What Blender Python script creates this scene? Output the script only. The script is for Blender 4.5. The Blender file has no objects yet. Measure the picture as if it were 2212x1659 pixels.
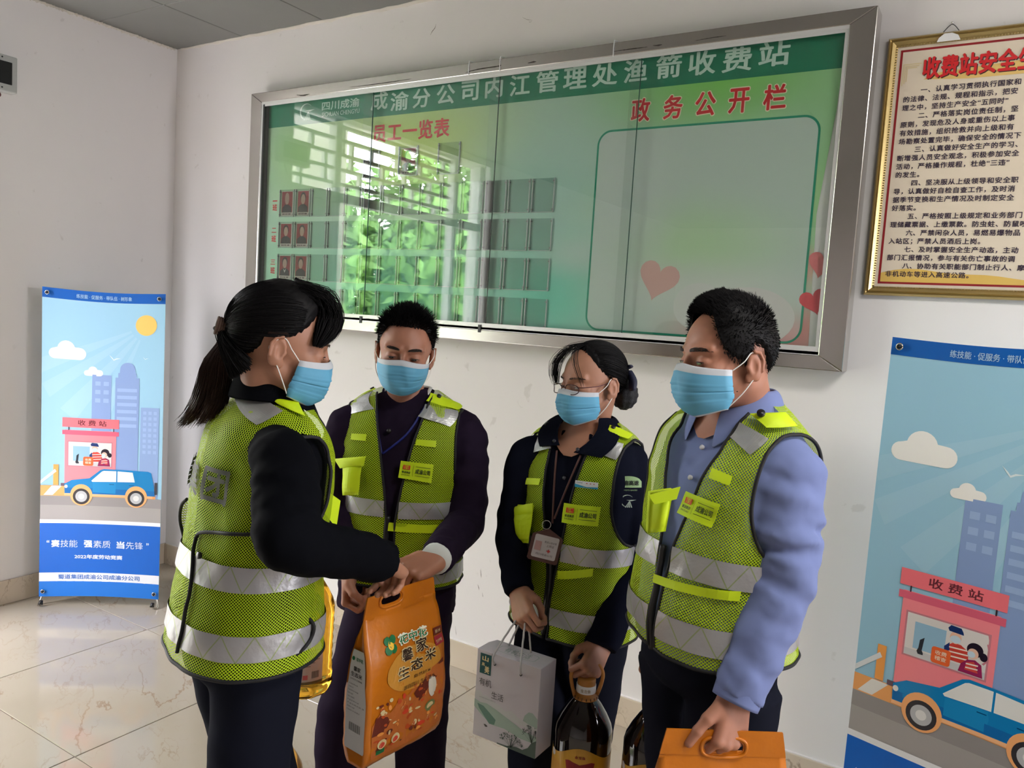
import bpy, math, random
import numpy as np
from mathutils import Vector, Matrix
random.seed(7); RNG = np.random.default_rng(7)
SC = bpy.context.scene; COL = SC.collection
sin, cos, pi = math.sin, math.cos, math.pi
def rad(a): return math.radians(a)

# ------------------------------------------------------------------ camera
FPX = 1705.67; YAW, PITCH, ROLL = .5580, -.0873, .0623
CAMZ = 1.6848
_f = np.array([-sin(YAW)*cos(PITCH), cos(YAW)*cos(PITCH), sin(PITCH)])
_r = np.array([cos(YAW), sin(YAW), 0.]); _u = np.cross(_r, _f)
CR = cos(ROLL)*_r + sin(ROLL)*_u; CU = -sin(ROLL)*_r + cos(ROLL)*_u; CF = _f
CO = np.array([0, 0, CAMZ])
cd = bpy.data.cameras.new('camera'); cam = bpy.data.objects.new('camera', cd); COL.objects.link(cam)
cam.matrix_world = Matrix(((CR[0], CU[0], -CF[0], 0), (CR[1], CU[1], -CF[1], 0), (CR[2], CU[2], -CF[2], CAMZ), (0, 0, 0, 1)))
cd.sensor_width = 36; cd.lens = FPX*36/2212; cd.clip_start = .05; SC.camera = cam
# ------------------------------------------------------------------ world, light, exposure
SC.view_settings.view_transform = 'Standard'; SC.view_settings.look = 'None'
SC.view_settings.gamma = 1; SC.view_settings.use_curve_mapping = False
SC.view_settings.exposure = 0.32
W = bpy.data.worlds.new('overcast'); SC.world = W; W.use_nodes = True
bg = W.node_tree.nodes['Background']; bg.inputs[0].default_value = (.97, .955, 1.02, 1); bg.inputs[1].default_value = 27
SC.cycles.use_denoising = True; SC.cycles.max_bounces = 10; SC.cycles.diffuse_bounces = 6
SC.cycles.sample_clamp_indirect = 6; SC.cycles.caustics_reflective = False

DW = 2.9908; XL = -4.3551; HC = 3.1275      # back wall y, left wall x, ceiling z
XR = 3.4; YR = -5.6                          # right and rear walls
OP0, OP1, OPZ = DW-1.08, -.52, 3.07          # glazed entrance in the left wall (y range, top)
def portal(name, c, ax, sx, sy):
    l = bpy.data.lights.new(name, 'AREA'); l.shape = 'RECTANGLE'; l.size = sx; l.size_y = sy
    l.cycles.is_portal = True
    o = bpy.data.objects.new(name, l); COL.objects.link(o); o.location = c; o.rotation_euler = ax
portal('entrance_portal', (XL-.05, (OP0+OP1)/2, OPZ/2), (0, -pi/2, 0), OPZ, OP0-OP1)
RW0, RW1, RZ0, RZ1 = 1.85, 2.6, .9, 2.6
portal('side_portal', (XR+.05, (RW0+RW1)/2, (RZ0+RZ1)/2), (0, pi/2, 0), RZ1-RZ0, RW1-RW0)

# ------------------------------------------------------------------ helpers
def ray(x, y): return CF + CR*(x-1106)/FPX - CU*(y-829.5)/FPX
def at(x, y, d): return CO + ray(x, y)*d                  # a point at photo pixel x, y and depth d metres
def on_y(x, y, Y):
    q = ray(x, y); return CO + q*(Y/q[1])
def proj(P):
    v = np.asarray(P)-CO; z = v @ CF
    return np.stack([1106+FPX*(v @ CR)/z, 829.5-FPX*(v @ CU)/z, z], -1)
MATS = {}
def nt(m): m.use_nodes = True; return m.node_tree
def P_(m): return m.node_tree.nodes['Principled BSDF']
def mat(name, col, rough=.6, metal=0., bump=None, spec=None, trans=0, ior=1.45, coat=0, var=None, sheen=0, sub=0):
    if name in MATS: return MATS[name]
    m = bpy.data.materials.new(name); t = nt(m); p = P_(m); N = t.nodes; L = t.links
    p.inputs['Base Color'].default_value = (*col, 1); p.inputs['Roughness'].default_value = rough
    p.inputs['Metallic'].default_value = metal; p.inputs['IOR'].default_value = ior
    if trans: p.inputs['Transmission Weight'].default_value = trans
    if coat: p.inputs['Coat Weight'].default_value = coat; p.inputs['Coat Roughness'].default_value = .08
    if spec is not None: p.inputs['Specular IOR Level'].default_value = spec
    if sheen: p.inputs['Sheen Weight'].default_value = sheen
    if sub: p.inputs['Subsurface Weight'].default_value = sub; p.inputs['Subsurface Radius'].default_value = (.012, .004, .002); p.inputs['Subsurface Scale'].default_value = 1
    tc = N.new('ShaderNodeTexCoord')
    if var:   # (scale, amount)
        n = N.new('ShaderNodeTexNoise'); n.inputs['Scale'].default_value = var[0]; n.inputs['Detail'].default_value = 5
        L.new(tc.outputs['Object'], n.inputs['Vector'])
        mx = N.new('ShaderNodeMix'); mx.data_type = 'RGBA'; mx.blend_type = 'MULTIPLY'; mx.inputs[0].default_value = 1
        r = N.new('ShaderNodeMapRange'); r.inputs[1].default_value = .3; r.inputs[2].default_value = .7
        r.inputs[3].default_value = 1-var[1]; r.inputs[4].default_value = 1
        L.new(n.outputs['Fac'], r.inputs[0]); mx.inputs[6].default_value = (*col, 1); L.new(r.outputs[0], mx.inputs[7])
        L.new(mx.outputs[2], p.inputs['Base Color'])
    if bump:  # (scale, strength, distance)
        n = N.new('ShaderNodeTexNoise'); n.inputs['Scale'].default_value = bump[0]; n.inputs['Detail'].default_value = 4
        L.new(tc.outputs['Object'], n.inputs['Vector'])
        b = N.new('ShaderNodeBump'); b.inputs['Strength'].default_value = bump[1]; b.inputs['Distance'].default_value = bump[2]
        L.new(n.outputs['Fac'], b.inputs['Height']); L.new(b.outputs[0], p.inputs['Normal'])
    MATS[name] = m; return m
def srgb(r, g, b):
    f = lambda c: ((c/255+.055)/1.055)**2.4 if c > 10 else c/255/12.92
    return (f(r), f(g), f(b))
def flat(r, g, b, rough=.5, **k): return mat('print_%d_%d_%d' % (r, g, b)+('g' if rough < .3 else ''), srgb(r, g, b), rough, **k)

def tag(o, label=None, cat=None, group=None, kind=None):
    if label: o['label'] = label
    if cat: o['category'] = cat
    if group: o['group'] = group
    if kind: o['kind'] = kind
    return o
def put(o, parent=None):
    COL.objects.link(o)
    if parent is not None:
        o.parent = parent
        q = parent; m = Matrix.Identity(4)
        chain = []
        while q is not None: chain.append(q); q = q.parent
        for q in reversed(chain): m = m @ q.matrix_parent_inverse @ q.matrix_basis
        o.matrix_parent_inverse = m.inverted()
    return o
def mk(name, V, F, m, parent=None, smooth=False, uv=None, mi=None):
    """one mesh object with vertices in world space (rebased on its parent)"""
    me = bpy.data.meshes.new(name); V = np.asarray(V, float).reshape(-1, 3)
    c = (V.max(0)+V.min(0))/2; me.from_pydata((V-c).tolist(), [], [list(map(int, f)) for f in F])
    for x in (m if isinstance(m, (list, tuple)) else [m]): me.materials.append(x)
    if mi is not None: me.polygons.foreach_set('material_index', np.asarray(mi, dtype=np.int32))
    if smooth: me.polygons.foreach_set('use_smooth', [True]*len(me.polygons))
    if uv is not None:
        l = me.uv_layers.new(name='UVMap'); idx = np.empty(len(me.loops), dtype=np.int32); me.loops.foreach_get('vertex_index', idx)
        l.data.foreach_set('uv', np.asarray(uv, float)[idx].ravel())
    me.update(); o = bpy.data.objects.new(name, me); put(o, parent)
    o.location = c; return o
def empty(name, loc, label, cat, group=None):
    o = bpy.data.objects.new(name, None); o.empty_display_size = .1; COL.objects.link(o); o.location = loc
    return tag(o, label, cat, group)
CUBE_F = [(0, 1, 3, 2), (4, 6, 7, 5), (0, 4, 5, 1), (2, 3, 7, 6), (0, 2, 6, 4), (1, 5, 7, 3)]
def box_v(a, b):
    return np.array([(x, y, z) for x in (a[0], b[0]) for y in (a[1], b[1]) for z in (a[2], b[2])], float)
def box(name, a, b, m, parent=None, bev=0):
    a = np.minimum(a, b)+0.; b2 = np.maximum(a, b)
    o = mk(name, box_v(np.minimum(a, b), b2), CUBE_F, m, parent)
    if bev:
        md = o.modifiers.new('bevel', 'BEVEL'); md.width = bev; md.segments = 2
    return o
class MB:      # collects geometry for ONE mesh object
    def __init__(s): s.V = []; s.F = []; s.n = 0
    def add(s, V, F):
        V = np.asarray(V, float).reshape(-1, 3); s.V.append(V); s.F += [tuple(int(i)+s.n for i in f) for f in F]; s.n += len(V); return s
    def box(s, a, b): return s.add(box_v(np.minimum(a, b), np.maximum(a, b)), CUBE_F)
    def build(s, name, m, parent=None, smooth=False): return mk(name, np.concatenate(s.V), s.F, m, parent, smooth)
def grid_faces(nr, nc, closed=False):
    F = []
    cc = nc if closed else nc-1
    for i in range(nr-1):
        for j in range(cc):
            k = (j+1) % nc; F.append((i*nc+j, i*nc+k, (i+1)*nc+k, (i+1)*nc+j))
    return F
def catmull(P, n):
    P = np.asarray(P, float); m = len(P); t = np.linspace(0, m-1, n); i = np.clip(t.astype(int), 0, m-2); f = (t-i)[:, None]
    g = lambda k: P[np.clip(k, 0, m-1)]
    p0, p1, p2, p3 = g(i-1), g(i), g(i+1), g(i+2)
    return .5*((2*p1)+(-p0+p2)*f+(2*p0-5*p1+4*p2-p3)*f*f+(-p0+3*p1-3*p2+p3)*f**3)
def tube_vf(path, rads, m=12, caps=True, flatten=None, mod=None):
    path = np.asarray(path, float); n = len(path); rads = np.broadcast_to(np.asarray(rads, float), (n,))
    T = np.gradient(path, axis=0); T /= np.linalg.norm(T, axis=1)[:, None]+1e-12
    ref = np.array([0, 0, 1.]) if abs(T[0][2]) < .9 else np.array([1., 0, 0])
    nrm = np.cross(T[0], ref); nrm /= np.linalg.norm(nrm); V = []
    a = np.linspace(0, 2*pi, m, endpoint=False)
    for i in range(n):
        nrm = nrm-T[i]*(nrm @ T[i]); nrm /= np.linalg.norm(nrm); b = np.cross(T[i], nrm)
        rr = rads[i] if mod is None else rads[i]*(1+mod(i/(n-1), a))
        V.append(path[i]+(np.cos(a)*rr)[:, None]*nrm+(np.sin(a)*rr)[:, None]*b)
    V = np.concatenate(V); F = grid_faces(n, m, True)
    F = [f[::-1] for f in F] if False else F
    if caps: F.append(tuple(range(m))[::-1]); F.append(tuple((n-1)*m+k for k in range(m)))
    return V, F
def tube(name, path, r, m, parent=None, sides=8, n=None):
    P = catmull(path, n or max(8, len(path)*6)) if n != 0 else np.asarray(path, float)
    R = np.interp(np.linspace(0, 1, len(P)), np.linspace(0, 1, len(r)), r) if hasattr(r, '__len__') else r
    V, F = tube_vf(P, R, sides); return mk(name, V, F, m, parent, True)
def lathe_vf(prof, c=(0, 0, 0), m=40, sq=0):
    a = np.linspace(0, 2*pi, m, endpoint=False); V = []
    for r, z in prof: V.append(np.stack([c[0]+r*np.cos(a), c[1]+r*np.sin(a), np.full(m, c[2]+z)], 1))
    F = grid_faces(len(prof), m, True); F.append(tuple(range(m))[::-1]); F.append(tuple((len(prof)-1)*m+k for k in range(m)))
    return np.concatenate(V), F
def wr(P, freq, seed=0, n=7):     # smooth pseudo noise in -1..1, vectorised
    g = np.random.default_rng(seed); P = np.asarray(P); s = 0
    w = P+.35/freq*np.sin(P[..., [1, 2, 0]]*freq*1.7+seed)
    for k in range(n):
        d = g.normal(size=3); d /= np.linalg.norm(d); s = s+np.sin((w @ d)*freq*(.6+1.1*g.random())*2+g.random()*6.28)
    return s/n*1.9
# ---- text as flat print
FONTCAL = {}
def text_mesh(body, bold=0., space=1., line=1.):
    c = bpy.data.curves.new('t', 'FONT'); c.body = body; c.size = 1;  c.resolution_u = 2
    c.space_character = space; c.space_line = line; c.fill_mode = 'FRONT'
    o = bpy.data.objects.new('t', c); me = bpy.data.meshes.new_from_object(o)
    V = np.array([v.co[:] for v in me.vertices]) if len(me.vertices) else np.zeros((0, 3)); F = [tuple(p.vertices) for p in me.polygons]
    bpy.data.objects.remove(o); bpy.data.curves.remove(c); bpy.data.meshes.remove(me)
    if bold > 0 and len(V):
        n = len(V); VV = []; FF = []
        for q, (dx, dy) in enumerate(((0, 0), (1, 0), (-1, 0), (0, 1), (0, -1), (.7, .7), (-.7, .7), (.7, -.7), (-.7, -.7))):
            VV.append(V+np.array([dx*bold*.8, dy*bold*.64, q])); FF += [tuple(i+q*n for i in f) for f in F]
        V, F = np.concatenate(VV), FF
    return V, F
def text_fit(body, w=None, h=None, bold=0., space=1.):
    """text in a 2D box of w x h (origin lower left); only one given: uniform scale"""
    V, F = text_mesh(body, bold, space); lo = V.min(0); s = V.max(0)-lo; V = V-lo*np.array([1, 1, 0])
    sx = w/s[0] if w else None; sy = h/s[1] if h else None
    sx = sx or sy; sy = sy or sx; V = V*np.array([sx, sy, 1]); return V, F
def refine(V, F, step):
    import bmesh
    bm = bmesh.new(); vs = [bm.verts.new(tuple(v[:2])+(0,)) for v in V]
    for f in F:
        try: bm.faces.new([vs[i] for i in f])
        except ValueError: pass
    bmesh.ops.triangulate(bm, faces=bm.faces[:])
    lo, hi = V.min(0), V.max(0)
    for ax in (0, 1):
        k = math.floor(lo[ax]/step)+1
        while k*step < hi[ax]-1e-6:
            co = [0, 0, 0]; no = [0, 0, 0]; co[ax] = k*step; no[ax] = 1
            bmesh.ops.bisect_plane(bm, geom=bm.verts[:]+bm.edges[:]+bm.faces[:], plane_co=co, plane_no=no); k += 1
    bm.verts.index_update(); V2 = np.array([v.co[:] for v in bm.verts]); F2 = [tuple(v.index for v in f.verts) for f in bm.faces]; bm.free(); return V2, F2
def plane_map(o, ex, ez, n):
    o, ex, ez, n = map(np.asarray, (o, ex, ez, n)); return lambda V: o+V[:, :1]*ex+V[:, 1:2]*ez+V[:, 2:3]*n
def decal(name, V, F, mp, layer, m, parent, x=0, y=0):
    V = np.array(V, float)
    if V.shape[1] == 2: V = np.c_[V, np.zeros(len(V))]
    V = V+np.array([x, y, 0])
    if getattr(mp, 'step', 0) and len(V) < 60 and np.ptp(V[:, :2], axis=0).max() > mp.step: V, F = refine(V, F, mp.step)
    V[:, 2] = layer*.0006+V[:, 2]*2e-5; return mk(name, mp(V), F, m, parent)
def poly(name, pts, mp, layer, m, parent):
    return decal(name, np.array(pts, float), [tuple(range(len(pts)))], mp, layer, m, parent)
def rect(x0, y0, x1, y1): return [(x0, y0), (x1, y0), (x1, y1), (x0, y1)]
def rrect(x0, y0, x1, y1, r, n=6):
    o = []
    for cx, cy, a in ((x1-r, y1-r, 0), (x0+r, y1-r, 90), (x0+r, y0+r, 180), (x1-r, y0+r, 270)):
        for k in range(n+1): t = rad(a+90*k/n); o.append((cx+r*cos(t), cy+r*sin(t)))
    return o
def circ(cx, cy, rx, ry=None, n=28): return [(cx+rx*cos(2*pi*k/n), cy+(ry or rx)*sin(2*pi*k/n)) for k in range(n)]
def lab(name, body, mp, layer, m, parent, x, y, w=None, h=None, bold=0., space=1.):
    V, F = text_fit(body, w, h, bold, space); return decal(name, V, F, mp, layer, m, parent, x, y)

# ------------------------------------------------------------------ common materials
def wall_mat(name, col):
    m = mat(name, col, .75, var=(1.3, .05), bump=(9, .15, .01)); t = m.node_tree; N = t.nodes; L = t.links; p = P_(m)
    tc = N.new('ShaderNodeTexCoord'); n = N.new('ShaderNodeTexNoise'); n.inputs['Scale'].default_value = 14; n.inputs['Detail'].default_value = 8
    n.inputs['Distortion'].default_value = .5
    L.new(tc.outputs['Object'], n.inputs['Vector']); r = N.new('ShaderNodeMapRange'); r.inputs[1].default_value = .69; r.inputs[2].default_value = .74
    r.inputs[3].default_value = 0; r.inputs[4].default_value = .25; L.new(n.outputs['Fac'], r.inputs[0])
    mx = N.new('ShaderNodeMix'); mx.data_type = 'RGBA'; src = p.inputs['Base Color'].links[0].from_socket
    L.new(src, mx.inputs[6]); mx.inputs[7].default_value = (.42, .38, .33, 1); L.new(r.outputs[0], mx.inputs[0]); L.new(mx.outputs[2], p.inputs['Base Color']); return m
M_wall = wall_mat('white_wall_paint', (.80, .77, .755))
def marble(name, col, vein, rough, scale=1.0):
    m = mat(name, col, rough); t = m.node_tree; N = t.nodes; L = t.links; p = P_(m)
    tc = N.new('ShaderNodeTexCoord'); mp = N.new('ShaderNodeMapping'); mp.inputs['Scale'].default_value = (scale, scale, scale)
    mp.inputs['Rotation'].default_value = (0, 0, .5)
    g = N.new('ShaderNodeNewGeometry'); L.new(g.outputs['Position'], mp.inputs[0])
    oi = N.new('ShaderNodeObjectInfo'); ad = N.new('ShaderNodeVectorMath'); ad.operation = 'MULTIPLY_ADD'
    L.new(mp.outputs[0], ad.inputs[2]); cmb = N.new('ShaderNodeCombineXYZ'); 
    for k in range(3): L.new(oi.outputs['Random'], cmb.inputs[k])
    L.new(cmb.outputs[0], ad.inputs[0]); ad.inputs[1].default_value = (13, 29, 7)
    col_in = None; cur = (*col, 1); prev = None
    for sc_, th, st in ((1.6, .012, .85), (3.3, .010, .5)):
        st2 = N.new('ShaderNodeMapping'); st2.inputs['Scale'].default_value = (1, 2.4, 1); L.new(ad.outputs[0], st2.inputs[0])
        n = N.new('ShaderNodeTexNoise'); n.inputs['Scale'].default_value = sc_; n.inputs['Detail'].default_value = 6; n.inputs['Roughness'].default_value = .55
        L.new(st2.outputs[0], n.inputs['Vector'])
        s = N.new('ShaderNodeMath'); s.operation = 'SUBTRACT'; s.inputs[1].default_value = .5; L.new(n.outputs['Fac'], s.inputs[0])
        a = N.new('ShaderNodeMath'); a.operation = 'ABSOLUTE'; L.new(s.outputs[0], a.inputs[0])
        r = N.new('ShaderNodeMapRange'); r.inputs[1].default_value = 0; r.inputs[2].default_value = th; r.inputs[3].default_value = st; r.inputs[4].default_value = 0
        L.new(a.outputs[0], r.inputs[0])
        n2 = N.new('ShaderNodeTexNoise'); n2.inputs['Scale'].default_value = sc_*1.1; L.new(ad.outputs[0], n2.inputs['Vector'])
        r2 = N.new('ShaderNodeMapRange'); r2.inputs[1].default_value = .45; r2.inputs[2].default_value = .62; L.new(n2.outputs['Fac'], r2.inputs[0])
        mu = N.new('ShaderNodeMath'); mu.operation = 'MULTIPLY'; L.new(r.outputs[0], mu.inputs[0]); L.new(r2.outputs[0], mu.inputs[1])
        mx = N.new('ShaderNodeMix'); mx.data_type = 'RGBA'; L.new(mu.outputs[0], mx.inputs[0]); mx.inputs[7].default_value = (*vein, 1)
        if prev is None:
            n3 = N.new('ShaderNodeTexNoise'); n3.inputs['Scale'].default_value = 2.2; n3.inputs['Detail'].default_value = 4; L.new(ad.outputs[0], n3.inputs['Vector'])
            m0 = N.new('ShaderNodeMix'); m0.data_type = 'RGBA'; L.new(n3.outputs['Fac'], m0.inputs[0])
            m0.inputs[6].default_value = (*[c*1.06 for c in col], 1); m0.inputs[7].default_value = (col[0]*.92, col[1]*.88, col[2]*.82, 1)
            L.new(m0.outputs[2], mx.inputs[6])
        else: L.new(prev.outputs[2], mx.inputs[6])
        prev = mx
    L.new(prev.outputs[2], p.inputs['Base Color']); return m
M_floor = marble('cream_marble_tile', (.42, .375, .31), (.26, .17, .11), .07)
M_base = marble('beige_stone_skirting', (.60, .52, .42), (.30, .22, .16), .16, 1.6)
M_grout = mat('dark_grout', (.13, .10, .08), .9)
M_steel = mat('brushed_stainless_steel', (.60, .57, .54), .22, 1.0, bump=(60, .05, .001))
M_alu = mat('white_aluminium_track', (.72, .72, .72), .35, .4)
M_black = mat('black_plastic', (.01, .01, .011), .4)
M_white = mat('white_plastic', (.8, .8, .8), .4)

# ------------------------------------------------------------------ room shell
def struct(o): return tag(o, kind='structure')
T = .81; TX0 = -2.703; TY0 = 1.514
fl = struct(box('floor', (XL, YR, -.06), (XR, DW, -.0025), M_grout))
i0 = math.floor((XL-TX0)/T); j1 = math.ceil((DW-TY0)/T)
def tile_mesh(name, w, d, m, bev=.0015, th=.012):
    V = []; 
    for z, e in ((-th, 0), (-bev, 0), (0, bev)): V += [(e, e, z), (w-e, e, z), (w-e, d-e, z), (e, d-e, z)]
    F = [(8, 9, 10, 11)]+[(r*4+k, r*4+(k+1) % 4, r*4+4+(k+1) % 4, r*4+4+k) for r in (0, 1) for k in range(4)]
    me = bpy.data.meshes.new(name); me.from_pydata(V, [], F); me.materials.append(m); return me
G = .0016
for i in range(i0, math.ceil((XR-TX0)/T)):
    for j in range(math.floor((YR-TY0)/T), j1):
        xa, xb = max(TX0+i*T, XL), min(TX0+(i+1)*T, XR); ya, yb = max(TY0+j*T, YR), min(TY0+(j+1)*T, DW)
        if xb-xa < .02 or yb-ya < .02: continue
        o = bpy.data.objects.new('tile', tile_mesh('tile', xb-xa-2*G, yb-ya-2*G, M_floor)); put(o, fl); o.location = (xa+G, ya+G, 0)
wb = struct(box('wall_back', (XL-.2, DW, -.05), (XR+.2, DW+.2, HC+.3), M_wall))
b = MB(); b.box((XR, RW1, -.05), (XR+.2, DW, HC+.3)); b.box((XR, YR, -.05), (XR+.2, RW0, HC+.3)); b.box((XR, RW0, -.05), (XR+.2, RW1, RZ0)); b.box((XR, RW0, RZ1), (XR+.2, RW1, HC+.3)); struct(b.build('wall_right', M_wall))
# left wall: pier beside the corner, pier at the rear, slot above the entrance
b = MB(); b.box((XL-.24, OP0, -.05), (XL, DW, HC+.3)); b.box((XL-.24, YR, -.05), (XL, OP1, HC+.3)); b.box((XL-.24, OP1, OPZ), (XL, OP0, HC+.3))
struct(b.build('wall_left', M_wall))
b = MB(); b.box((XL-.24, YR-.24, -.05), (XR+.2, YR, HC+.3)); struct(b.build('wall_rear', M_wall))
# ceiling: dark plenum slab with metal tiles hung below it
M_ceil = mat('grey_ceiling_tile', (.20, .20, .19), .55, .0, var=(3, .06))
ce = struct(box('ceiling', (XL-.2, YR-.2, HC+.012), (XR+.2, DW+.2, HC+.3), mat('dark_plenum', (.03, .03, .03), .9)))
C = .627; CX0 = -3.768; CY0 = 2.507
for i in range(math.floor((XL-CX0)/C), math.ceil((XR-CX0)/C)):
    for j in range(math.floor((YR-CY0)/C), math.ceil((DW-CY0)/C)):
        xa, xb = max(CX0+i*C, XL), min(CX0+(i+1)*C, XR); ya, yb = max(CY0+j*C, YR), min(CY0+(j+1)*C, DW)
        if xb-xa < .02 or yb-ya < .02: continue
        me = tile_mesh('tile', xb-xa-.006, yb-ya-.006, M_ceil, .003, .014)
        o = bpy.data.objects.new('ceiling_tile', me); put(o, ce); o.rotation_euler = (pi, 0, 0)
        o.location = (xa+.003, yb-.003, HC-.0+random.uniform(-.001, .001))
# unseen glowing ceiling panel, added to brighten the right of the back wall
lp = empty('fill_panel', (.95, 1.25, HC-.03), 'white glowing ceiling panel out of view, added as fill light for the right of the back wall', 'lamp')
box('fill_panel_frame', (.33, .94, HC-.022), (1.57, 1.56, HC-.004), M_alu, lp, .003)
M_em = bpy.data.materials.new('fill_panel_glow'); nt(M_em); P_(M_em).inputs['Emission Color'].default_value = (1, .97, .92, 1); P_(M_em).inputs['Emission Strength'].default_value = 20
box('diffuser', (.36, .97, HC-.030), (1.54, 1.53, HC-.022), M_em, lp)
# rough plaster line where the walls meet the ceiling
def ragged(name, A, B, n):
    A, B = np.array(A), np.array(B); V = []; d = (B-A)/np.linalg.norm(B-A); side = np.cross([0, 0, 1.], d)
    g = np.random.default_rng(5); m = 140
    for k in range(m):
        p = A+(B-A)*k/(m-1); w = .006+.010*g.random()*(1 if g.random() > .35 else .3)+(.012 if g.random() < .05 else 0)
        V += [p, p+side*w*n, p+side*w*n-np.array([0, 0, .004]), p-np.array([0, 0, .006+.010*g.random()])]
    F = grid_faces(m, 4, True); return struct(mk(name, V, F, mat('chipped_plaster', (.62, .58, .52), .9, bump=(80, .5, .004))))
ragged('trim_1', (XL+.05, DW-.001, HC), (XR, DW-.001, HC), -1)
ragged('trim_2', (XL+.001, DW-.02, HC), (XL+.001, OP0, HC), 1)
# skirting, one stone strip per tile
def skirting(name, run, fixed, axis, z=.127, t=.014):
    root = None; a, bnd = run; k = math.floor((a-(TX0 if axis == 0 else TY0))/T); P0 = TX0 if axis == 0 else TY0
    parts = []
    while P0+k*T < bnd:
        s, e = max(a, P0+k*T)+.001, min(bnd, P0+(k+1)*T)-.001; k += 1
        if e-s < .01: continue
        if axis == 0: A, B = (s, fixed-t, .0), (e, fixed, z)
        else: A, B = (fixed, s, .0), (fixed+t, e, z)
        if root is None: root = struct(box(name, A, B, M_base, None, .002))
        else: box('skirting_stone', A, B, M_base, root, .002)
skirting('baseboard_back', (XL, XR), DW, 0); skirting('baseboard_left', (OP0, DW-.015), XL, 1)
# thin grout lip on top of the skirting
struct(box('trim_3', (XL+.02, DW-.009, .127), (XR, DW, .131), M_wall))

# glazed entrance in the left wall (seen only mirrored in the notice board's glass)
M_door = mat('white_door_frame', (.8, .8, .78), .4); M_glass = None
def glass_mat(name, tint, fac_mul=1.0, rough=.0):
    m = bpy.data.materials.new(name); t = nt(m); N = t.nodes; L = t.links; N.remove(P_(m)); out = N['Material Output']
    tr = N.new('ShaderNodeBsdfTransparent'); tr.inputs[0].default_value = (*tint, 1); g = N.new('ShaderNodeBsdfGlossy'); g.inputs['Roughness'].default_value = rough
    fr = N.new('ShaderNodeLayerWeight'); fr.inputs[0].default_value = .5; pw = N.new('ShaderNodeMath'); pw.operation = 'POWER'; pw.inputs[1].default_value = 5
    L.new(fr.outputs['Facing'], pw.inputs[0]); mu = N.new('ShaderNodeMath'); mu.operation = 'MULTIPLY_ADD'; mu.inputs[1].default_value = .95*fac_mul; mu.inputs[2].default_value = .04*fac_mul
    mu.use_clamp = True; L.new(pw.outputs[0], mu.inputs[0]); mx = N.new('ShaderNodeMixShader'); L.new(mu.outputs[0], mx.inputs[0]); L.new(tr.outputs[0], mx.inputs[1]); L.new(g.outputs[0], mx.inputs[2])
    L.new(mx.outputs[0], out.inputs[0]); MATS[name] = m; return m
M_pane = glass_mat('clear_pane', (.93, .97, .95))
dr = struct(box('door_1', (XL-.16, OP1, 2.46), (XL-.08, OP0, 2.53), M_door))
for y in (OP0-.03, OP0-.52, OP0-2.0, OP0-3.2, OP1+.03): box('door_post', (XL-.16, y-.03, 0), (XL-.08, y+.03, OPZ), M_door, dr)
box('door_panel', (XL-.14, OP0-.50, 0), (XL-.10, OP0-.05, 2.46), mat('cream_panel', (.78, .76, .68), .5), dr)
for k in range(9):   # lattice transom of staggered bars
    y0 = OP0-.06-k*.62
    if y0-.6 < OP1: break
    for r_, z in enumerate((2.60, 2.71, 2.82, 2.93, 3.03)):
        box('lattice_bar', (XL-.14, y0-.62, z-.012), (XL-.10, y0, z+.012), M_door, dr)
    for r_, (yy, za, zb) in enumerate(((.1, 2.53, 2.71), (.34, 2.60, 2.82), (.52, 2.82, 3.03), (.2, 2.82, 2.93), (.42, 2.53, 2.6), (.0, 2.71, 2.93))):
        box('lattice_bar', (XL-.14, y0-yy-.024, za), (XL-.10, y0-yy, zb), M_door, dr)
wn2 = struct(box('window_added', (XR+.08, RW0, 1.70), (XR+.14, RW1, 1.76), M_door))  # unseen side window, added to light the back wall's right part
for k in range(3): box('window_post', (XR+.08, RW0+(RW1-RW0)*k/2-.03, RZ0), (XR+.14, RW0+(RW1-RW0)*k/2+.03, RZ1), M_door, wn2)
struct(box('wall_outside', (-5.8, .22, -.03), (-5.5, 1.15, 4.2), mat('cream_render', (.82, .80, .70), .8)))
# outside: ground, hedge and trees beyond the entrance
gr = struct(box('ground', (-40, -30, -.3), (XL-.24, 30, -.03), mat('grey_concrete', (.36, .35, .32), .9, var=(2, .2))))
M_leaf = mat('green_leaves', (.16, .36, .07), .6, var=(6, .5)); M_bark = mat('tree_bark', (.10, .07, .05), .9)
def leafy(name, c, rx, rz, n, label, seed):
    g = np.random.default_rng(seed); root = empty(name, (c[0], c[1], 0), label, 'tree', 'trees outside the entrance')
    tube('trunk', [(c[0], c[1], -.03), (c[0]+.1, c[1], c[2]*.6), (c[0], c[1], c[2])], [.14, .1, .05], M_bark, root)
    d = g.normal(size=(n, 3)); d /= np.linalg.norm(d, axis=1)[:, None]; R = (.45+.55*g.random(n))[:, None]
    P = np.array(c)+d*R*np.array([rx, rx, rz]); V = []; F = []
    a = g.normal(size=(n, 3)); a /= np.linalg.norm(a, axis=1)[:, None]; b_ = np.cross(a, d); s = .10+.12*g.random(n)[:, None]
    V = np.stack([P-a*s, P+b_*s*.5, P+a*s, P-b_*s*.5], 1).reshape(-1, 3); F = [(4*k, 4*k+1, 4*k+2, 4*k+3) for k in range(n)]
    o = mk('crown', V, F, M_leaf, root); o['kind'] = 'stuff'
for k, (x, y, z, rx, rz, n) in enumerate([(-8.6, -1.6, 2.1, 1.5, 2.0, 5200), (-8.4, -4.9, 2.3, 1.6, 2.2, 5200), (-9.6, -8.6, 2.4, 1.9, 2.3, 4200), (-12.4, -2.5, 2.8, 2.2, 2.7, 4200)]):
    leafy('tree', (x, y, z), rx, rz, n, ['green tree outside beside the gate fence', 'green tree outside facing the entrance', 'wide green tree outside toward the road', 'green tree outside past the building corner'][k], k)
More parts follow.
